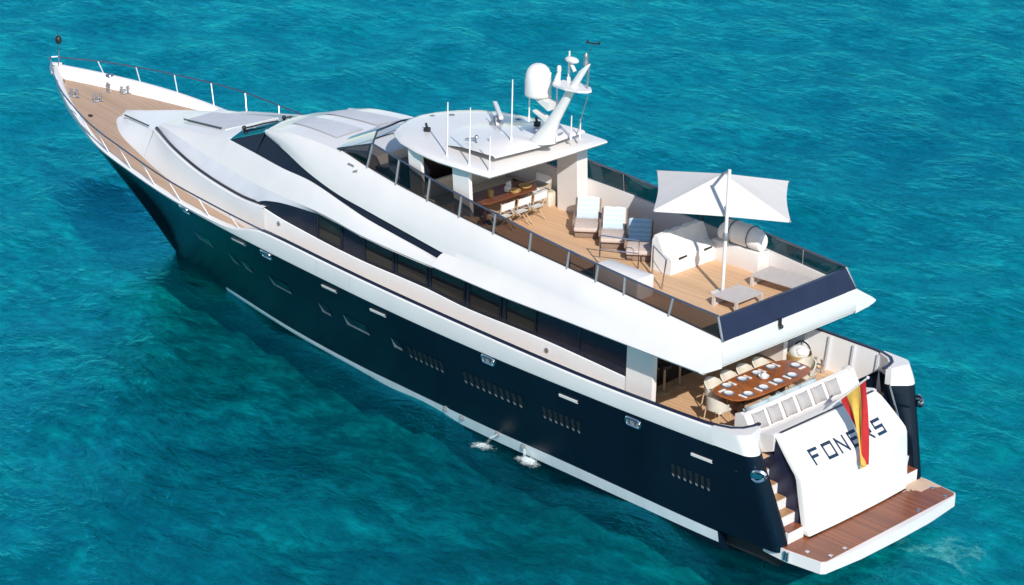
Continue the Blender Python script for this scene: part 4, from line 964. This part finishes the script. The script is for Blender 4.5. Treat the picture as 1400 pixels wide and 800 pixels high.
# covered corner seat and raft
m = MB(); y0, y1 = -0.30, -2.08
prof = [(7.66, 0.0), (7.64, 0.42), (7.72, 0.50), (7.92, 0.58), (8.06, 0.84), (8.12, 0.96), (8.26, 0.97), (8.32, 0.85), (8.34, 0.0)]
rows = []
for i, y in enumerate(seg(y0, y1, 13)):
    e = 0.04 if i in (0, 12) else 0
    rows.append([(x+(0.05*e), y, ZF+max(0, z-e)+(0.02*math.sin(2.3*i+1.3*j) if 1 < j < 7 else 0)) for j, (x, z) in enumerate(prof)])
m.loft(rows, True, True); cs = m.build('corner_sofa', M['canvas'], None, 40); tag(cs, 'built-in corner seat under a white fitted cover beside the loungers', 'seat')
for x, y in [(7.62, -0.75), (7.62, -1.75)]:
    mm = MB(); mm.box((x+0.02, y, ZF+0.40), (0.03, 0.34, 0.05), 0.1); mm.build('strap', M['black'], cs)
m = MB(); rows = []
for i, x in enumerate(seg(6.28, 7.62, 9)):
    k = 1-abs((i-4)/4)**4*0.25
    rows.append([(x, -2.28+0.30*k*math.cos(a)*(1.0 if abs(math.cos(a)) < 0.8 else 0.93), 5.50+0.30*k*(1+math.sin(a))*(1.0+0.05*math.sin(3*i))) for a in seg(0, 2*math.pi, 15)[:-1]])
m.loft(rows, True, True); rf = m.build('covered_raft', M['canvas'], None, 50); tag(rf, 'bulky canister under a white and grey cover on the side locker behind the parasol pole', 'raft')
for x in (6.6, 7.2):
    mm = MB(); mm.tube([(x, -2.28+0.31*math.cos(a), 5.80+0.31*math.sin(a)) for a in seg(-1.2, 4.2, 14)], 0.014, 5); mm.build('lashing', M['groove'], rf, 40)

# upper dining table with folding chairs
t = thing('dining_table', 'dark mahogany dining table in the shade of the hard top', 'dining table', (13.68, -0.15, ZF))
m = MB(); m.prism([(0.44, 0.9), (0.30, 1.02), (-0.30, 1.02), (-0.44, 0.9), (-0.44, -0.95), (-0.28, -1.1), (0.28, -1.1), (0.44, -0.95)], 0.71, 0.75); m.build('table_top', M['mahog'], t)
for y in (0.6, -0.7):
    m = MB(); m.lathe([(0.22, 0), (0.2, 0.04), (0.05, 0.08), (0.05, 0.71)], (0, y, 0), 12); m.build('pedestal', M['mahog'], t, 40)
def folding_chair(label, x, y, rz, group='white folding chairs at the upper table', fab='canvas'):
    t = thing('folding_chair', label, 'chair', (x, y, ZF), rz, group)      # faces local +x
    m = MB(); m.loft([[(-0.22, y_, 0.45+0.0) for y_ in seg(-.24, .24, 5)], [(0.0, y_, 0.43-0.02*(1-abs(y_)*4)) for y_ in seg(-.24, .24, 5)], [(0.22, y_, 0.45) for y_ in seg(-.24, .24, 5)]]); m.loft([[(-0.22, -.24, .43), (-.22, .24, .43)], [(.22, -.24, .43), (.22, .24, .43)]]); m.build('seat', M[fab], t)
    m = MB(); m.loft([[(-0.25, y_, 0.64), (-0.27, y_, 0.66), (-0.29, y_, 0.86), (-0.27, y_, 0.86), (-0.25, y_, 0.65)] for y_ in seg(-.26, .26, 4)]); m.build('backrest', M[fab], t)
    for s in (1, -1):
        m = MB(); m.tube([(0.24, s*.26, 0), (-0.22, s*.26, 0.47)], 0.016, 5); m.build('leg', M['wood'], t, 40)
        m = MB(); m.tube([(-0.26, s*.26, 0), (0.22, s*.26, 0.47)], 0.016, 5); m.build('leg', M['wood'], t, 40)
        m = MB(); m.tube([(-0.24, s*.27, 0.42), (-0.28, s*.27, 0.88)], 0.016, 5); m.tube([(-0.26, s*.27, 0.64), (0.22, s*.27, 0.63)], 0.016, 5); m.build('arm_frame', M['wood'], t, 40)
for y, nm in ((0.58, 'nearest the smoked glass'), (-0.06, 'in the middle of the aft side'), (-0.68, 'at the starboard end of the aft side')):
    folding_chair('white folding chair at the dark upper table, '+nm, 12.98, y, 0.06)
folding_chair('white folding chair at the head of the dark upper table, turned to its starboard end', 13.72, -1.62, R(95))
def basket_bowl(name, label, x, y, z, r, h, mat, cat, grp=None):
    m = MB(); m.lathe([(r*0.7, 0), (r, h*0.8), (r, h), (r*0.9, h), (r*0.65, h*0.25), (0.01, h*0.2)], (x, y, z), 16); return tag(m.build(name, M[mat], None, 50), label, cat, grp)
zt = ZF+0.752
basket_bowl('bread_basket', 'round wicker basket on the dark upper table, nearer its middle', 13.42, -0.42, zt, 0.17, 0.08, 'wicker', 'basket', 'baskets on the upper table')
basket_bowl('bread_basket', 'round wicker basket on the dark upper table, at the starboard corner', 13.5, -0.90, zt, 0.19, 0.08, 'wicker', 'basket', 'baskets on the upper table')
m = MB(); m.lathe([(0.085, 0), (0.09, 0.02), (0.09, 0.17), (0.06, 0.2), (0.01, 0.2)], (13.62, 0.32, zt), 14); tag(m.build('lantern', M['wicker'], None, 40), 'small pale wicker lantern standing alone on the dark upper table', 'lantern')
m = MB(); m.box((13.66, -0.42, zt+0.12), (0.05, 0.22, 0.24), 0.3, 0.12); m.box((13.60, -0.32, zt+0.08), (0.16, 0.16, 0.16), 0.5, bev=0.03); tag(m.build('napkin_holder', M['canvas'], None, 40), 'white napkin holder beside the wicker baskets on the upper table', 'napkin holder')

# ================================================================ AFT COCKPIT
t = thing('oval_dining_table', 'long oval varnished wood table laid for ten in the aft cockpit', 'dining table', (4.28, -0.05, ZC))
TC = Vector((4.28, -0.05))
oval = []
for k in range(40):
    a = 2*math.pi*k/40; ca, sa = math.cos(a), math.sin(a)
    oval.append((0.60*math.copysign(abs(ca)**0.48, ca), 1.55*math.copysign(abs(sa)**0.72, sa)))
m = MB(); rows = [[(x*q, y*(1-(1-q)*0.4), z) for x, y in oval] for q, z in ((0.93, 0.705), (1.0, 0.72), (1.0, 0.74), (0.985, 0.75))]
m.loft(rows, True, True); m.build('table_top', M['varnish'], t, 30)
for y in (0.8, -0.8):
    m = MB(); m.box((0, y, 0.36), (0.16, 0.12, 0.70), bev=0.02); m.box((0, y, 0.03), (0.6, 0.16, 0.06), bev=0.02); m.build('pedestal', M['saloon'], t)
def tub_chair(label, x, y, rz, fab='cream', group='cream armchairs round the oval table'):
    t = thing('armchair', label, 'chair', (x, y, ZC), rz, group)     # faces local +x
    m = MB(); m.box((0.02, 0, 0.43), (0.46, 0.48, 0.07), bev=0.03); m.build('seat', M[fab], t, 40)
    m = MB(); rows = []
    for a in seg(R(68), R(292), 15):
        r = 0.285; h = 0.60+0.20*max(0, -math.cos(a))**0.7
        rows.append([(r*math.cos(a)*0.98, r*math.sin(a), 0.46), (r*math.cos(a)*1.06, r*math.sin(a)*1.05, h), ((r-0.035)*math.cos(a)*1.06, (r-0.035)*math.sin(a)*1.05, h), ((r-0.035)*math.cos(a)*0.98, (r-0.035)*math.sin(a), 0.46)])
    m.loft(rows, True, True); m.build('backrest', M[fab], t, 50)
    for sx in (1, -1):
        for sy in (1, -1):
            m = MB(); m.tube([(sx*0.2, sy*0.21, 0.42), (sx*0.24, sy*0.25, 0)], 0.018, 6); m.build('leg', M['wood'], t, 40)
ord_ = ['first', 'second', 'third', 'fourth']
YS = [0.98, 0.36, -0.27, -0.90]
for i, y in enumerate(YS):
    tub_chair('cream armchair on the saloon side of the oval table, %s from the port end' % ord_[i], 4.97, y-0.05, R(180)+0.05*math.sin(i*3))
for i, y in enumerate(YS):
    tub_chair('pale blue seated armchair between oval table and stern bench, %s from the port end' % ord_[i], 3.64, y-0.02, 0.05*math.sin(i*5), 'bluefab', 'pale blue armchairs on the bench side')
tub_chair('cream armchair at the port end of the oval table, its legs in full view', 4.33, 1.60, R(-90), )
tub_chair('cream armchair at the starboard end of the oval table', 4.25, -1.72, R(90))
zt = ZC+0.752
def setting(x, y, ang, where):
    m = MB(); m.lathe([(0.09, 0), (0.15, 0.014), (0.152, 0.02), (0.13, 0.018), (0.09, 0.008), (0.005, 0.008)], (x, y, zt), 22)
    pl = m.build('dinner_plate', M['platerim'], None, 50); tag(pl, 'white dinner plate with dark rim, '+where, 'plate', 'place settings on the oval table')
    m = MB(); m.lathe([(0.07, 0.012), (0.112, 0.028), (0.114, 0.034), (0.08, 0.022), (0.005, 0.022)], (x, y, zt), 20); m.build('soup_bowl', M['plate'], pl, 50)
    c, s = math.cos(ang), math.sin(ang)
    m = MB(); m.box((x-s*0.21, y+c*0.21, zt+0.012), (0.24, 0.07, 0.022), ang, bev=0.008); tag(m.build('napkin', M['canvas'], None), 'folded white napkin beside the plate '+where, 'napkin', 'napkins on the oval table')
    gx, gy = x+c*0.24+s*0.10, y+s*0.24-c*0.10
    m = MB(); m.lathe([(0.035, 0), (0.006, 0.008), (0.006, 0.08), (0.034, 0.11), (0.04, 0.15), (0.032, 0.19)], (gx, gy, zt), 10); tag(m.build('wine_glass', M['wine'], None, 50), 'stemmed wine glass in front of the plate '+where, 'glass', 'wine glasses on the oval table')
PY = [0.93, 0.33, -0.24, -0.80]
for i, y in enumerate(PY): setting(4.62, y, R(180), '%s from port on the saloon side' % ord_[i])
for i, y in enumerate(PY): setting(3.94, y, 0.0, '%s from port on the bench side' % ord_[i])
setting(4.29, 1.26, R(-90), 'at the port end of the oval table'); setting(4.27, -1.36, R(90), 'at the starboard end of the oval table')
m = MB(); m.lathe([(0.07, 0), (0.13, 0.06), (0.14, 0.09), (0.10, 0.07), (0.01, 0.03)], (4.28, -0.10, zt), 18); m.ball((4.28, -0.10, zt+0.10), (0.08, 0.08, 0.07)); tag(m.build('centre_bowl', M['plate'], None, 50), 'white lidded bowl in the middle of the oval table', 'bowl')
# cushions on the stern bench, leaning on its back
words = ['first', 'second', 'third', 'fourth', 'fifth', 'sixth']
for i, y in enumerate([1.66, 1.10, 0.53, -0.04, -0.62, -1.20]):
    m = MB(); N = 9; top = []; bot = []
    for a in range(N):
        u = -1+2*a/(N-1); r1 = []; r2 = []
        for b in range(N):
            v = -1+2*b/(N-1); th = 0.075*((1-u**4)*(1-v**4))**0.6; pin = 1-0.10*(u*u)*(1-v*v)-0.0
            px, py = u*0.215*(1-0.09*(1-v*v)*0+0.0)*(1-0.06*(1-v*v)), v*0.215*(1-0.06*(1-u*u))
            r1.append((px, py, th)); r2.append((px, py, -th))
        top.append(r1); bot.append(r2)
    m.loft(top); m.loft(bot)
    o = m.build('cushion', M['greypillow'], None, 60); tag(o, 'square grey cushion on the white stern bench, %s from the port end' % words[i], 'cushion', 'grey cushions along the stern bench')
    o.location = (2.945, y, 3.07); o.rotation_euler = (R(random.uniform(-3, 3)), R(-58), R(random.uniform(-4, 4)))
# wicker basket with white towels by the starboard bulwark
t = thing('laundry_basket', 'round wicker basket heaped with white towels by the starboard bulwark', 'basket', (5.3, -2.88, ZC))
m = MB(); m.lathe([(0.26, 0), (0.31, 0.2), (0.32, 0.34), (0.29, 0.34), (0.26, 0.1)], (0, 0, 0), 18); m.build('body', M['wicker'], t, 50)
m = MB(); m.ball((0.02, 0, 0.36), (0.28, 0.27, 0.2)); m.ball((-0.1, 0.1, 0.43), (0.16, 0.14, 0.12)); m.build('towel_heap', M['canvas'], t, 60)
m = MB(); m.tube([(0.28*math.cos(a), -0.12, 0.34+0.30*math.sin(a)) for a in seg(0, math.pi, 11)], 0.022); m.build('handle', M['black'], t, 50)
b = bollard(4.72, -2.95, ZC, 0.0, yacht, 0.36)
# two stools in the shade of the saloon
for lab, y in (('dark seated bar stool inside the saloon opening, nearer the port pillar', 1.05), ('dark seated bar stool inside the saloon opening, farther from the port pillar', 0.45)):
    t = thing('bar_stool', lab, 'stool', (6.55, y, ZC), 0, 'stools in the saloon opening')
    m = MB(); m.lathe([(0.17, 0.68), (0.18, 0.72), (0.16, 0.76), (0.01, 0.77)], (0, 0, 0), 14); m.build('seat', M['black'], t, 50)
    m = MB(); m.tube([(0, 0, 0), (0, 0, 0.68)], 0.03); m.lathe([(0.18, 0), (0.17, 0.03), (0.03, 0.05)], (0, 0, 0), 14); m.build('pedestal', M['wood'], t, 50)

# ensign on its staff at the transom
t = thing('ensign', 'red and yellow striped ensign hanging limp from a white staff over the transom lettering', 'flag', (2.28, 0, 3.0))
root = Vector((2.28, 0, 3.0)); top = Vector((1.08, 0.02, 4.30))
m = MB(); m.tube([Vector((0.02, 0, 0)), top-root], [0.035, 0.025], 7); m.ball(top-root, 0.04); m.build('staff', M['white'], t, 40)
top_line = [Vector((1.13, 0.02, 4.22))-root, Vector((1.36, 0.02, 3.98))-root, Vector((1.60, 0.01, 3.72))-root, Vector((1.84, 0, 3.46))-root]
bot_line = [Vector((1.00, -0.02, 2.02))-root, Vector((1.03, 0.0, 1.92))-root, Vector((1.06, 0.03, 2.0))-root, Vector((1.09, 0.06, 2.30))-root]
def pl(L, f):
    f *= len(L)-1; i = min(int(f), len(L)-2); return L[i].lerp(L[i+1], f-i)
n1, n2 = 25, 18; rows = []
for i in range(n1):
    u = i/(n1-1)                       # 0 at the hoist top, 1 at the lower edge: across the stripes
    row = []
    for j in range(n2):
        v = j/(n2-1); p = pl(top_line, u).lerp(pl(bot_line, u), v)
        amp = 0.035+0.06*v; amp *= min(1, v*4); p = p+Vector((-amp*0.5*(1+math.sin(9*u+2.2*v)), amp*1.0*math.sin(13*u-2.5*v), 0.02*math.sin(7*u))); p.x -= 0.10*math.sin(math.pi*v)*u
        row.append(p)
    rows.append(row)
me_rows = rows
m = MB(); bands = [(0, 7, 0), (6, 19, 1), (18, 25, 0)]
for a, b_, ci in bands: m.cur = ci; m.loft(rows[a:b_])
m.build('cloth', [M['red'], M['yellow']], t, 60)
# dark ball shape hoisted at the bow
m = MB(); m.ball((33.985, 0, 5.78), (0.11, 0.11, 0.15)); m.cur = 0; tag(m.build('anchor_ball', M['black'], None, 50), 'small black ball shape hoisted on the staff at the bow', 'anchor ball')

# ================================================================ COOLING WATER
stream_m = foam_sheet('stream_foam', 0, 0, 0, 9, 9, 0.80, 14.0)
def jet(x, z, dx, dy, label):
    rnd = random.Random(int(x*10)); y = half_y(x, z)
    t = thing('water_jet', label, 'water jet', (x, y, z), 0, 'cooling water jets on the port side')
    m = MB(); n = 9; rows = []
    for i in range(n):
        f = i/(n-1); c = Vector((dx*f, dy*f+0.03, -z*f*f)); r = 0.018+0.035*f
        rows.append([c+Vector((r*1.2*math.cos(a)*(1+rnd.uniform(-.3, .3)), r*math.sin(a)*(1+rnd.uniform(-.3, .3)), 0.5*r*math.sin(a+1))) for a in seg(0, 2*math.pi, 8)[:-1]])
    m.loft(rows, True, True); m.build('stream', stream_m, t, 60)
    m = MB(); N = 30; rows = []          # lumpy patch of foam where the jet lands
    for i in range(N):
        row = []
        for j in range(N):
            u, v = -1+2*i/(N-1), -1+2*j/(N-1); q = max(0, 1-u*u-v*v)
            row.append((dx*1.05+u*0.62, dy*1.05+v*0.40, -z+0.06+0.07*q*q*(0.5+rnd.random())))
        rows.append(row)
    m.loft(rows); m.build('splash', foam_sheet('splash_foam', dx*1.05, dy*1.05, -z+0.1, 0.62, 0.40, 0.56, 9.0), t, 60)
jet(10.74, 0.36, 0.16, 0.42, 'white jet of cooling water arching from the hull into a foam patch, farther forward')
jet(9.75, 0.36, -0.25, 0.15, 'white jet of cooling water falling close to the hull, the one farther aft')

# pale disturbed water off the platform
m = MB(); n = 30
m.loft([[(-1.0+2.0*(i/(n-1)-0.5)*2, -0.3+3.0*(j/(n-1)-0.5)*2, 0.10) for j in range(n)] for i in range(n)])
fm = foam_sheet('drifting_foam', -1.0, -0.3, 0.1, 2.0, 3.0, 0.66)
for nd in fm.node_tree.nodes:
    if nd.type == 'BSDF_DIFFUSE': nd.inputs[0].default_value = (0.10, 0.42, 0.42, 1)
tag(m.build('drifting_foam', fm), kind='stuff')
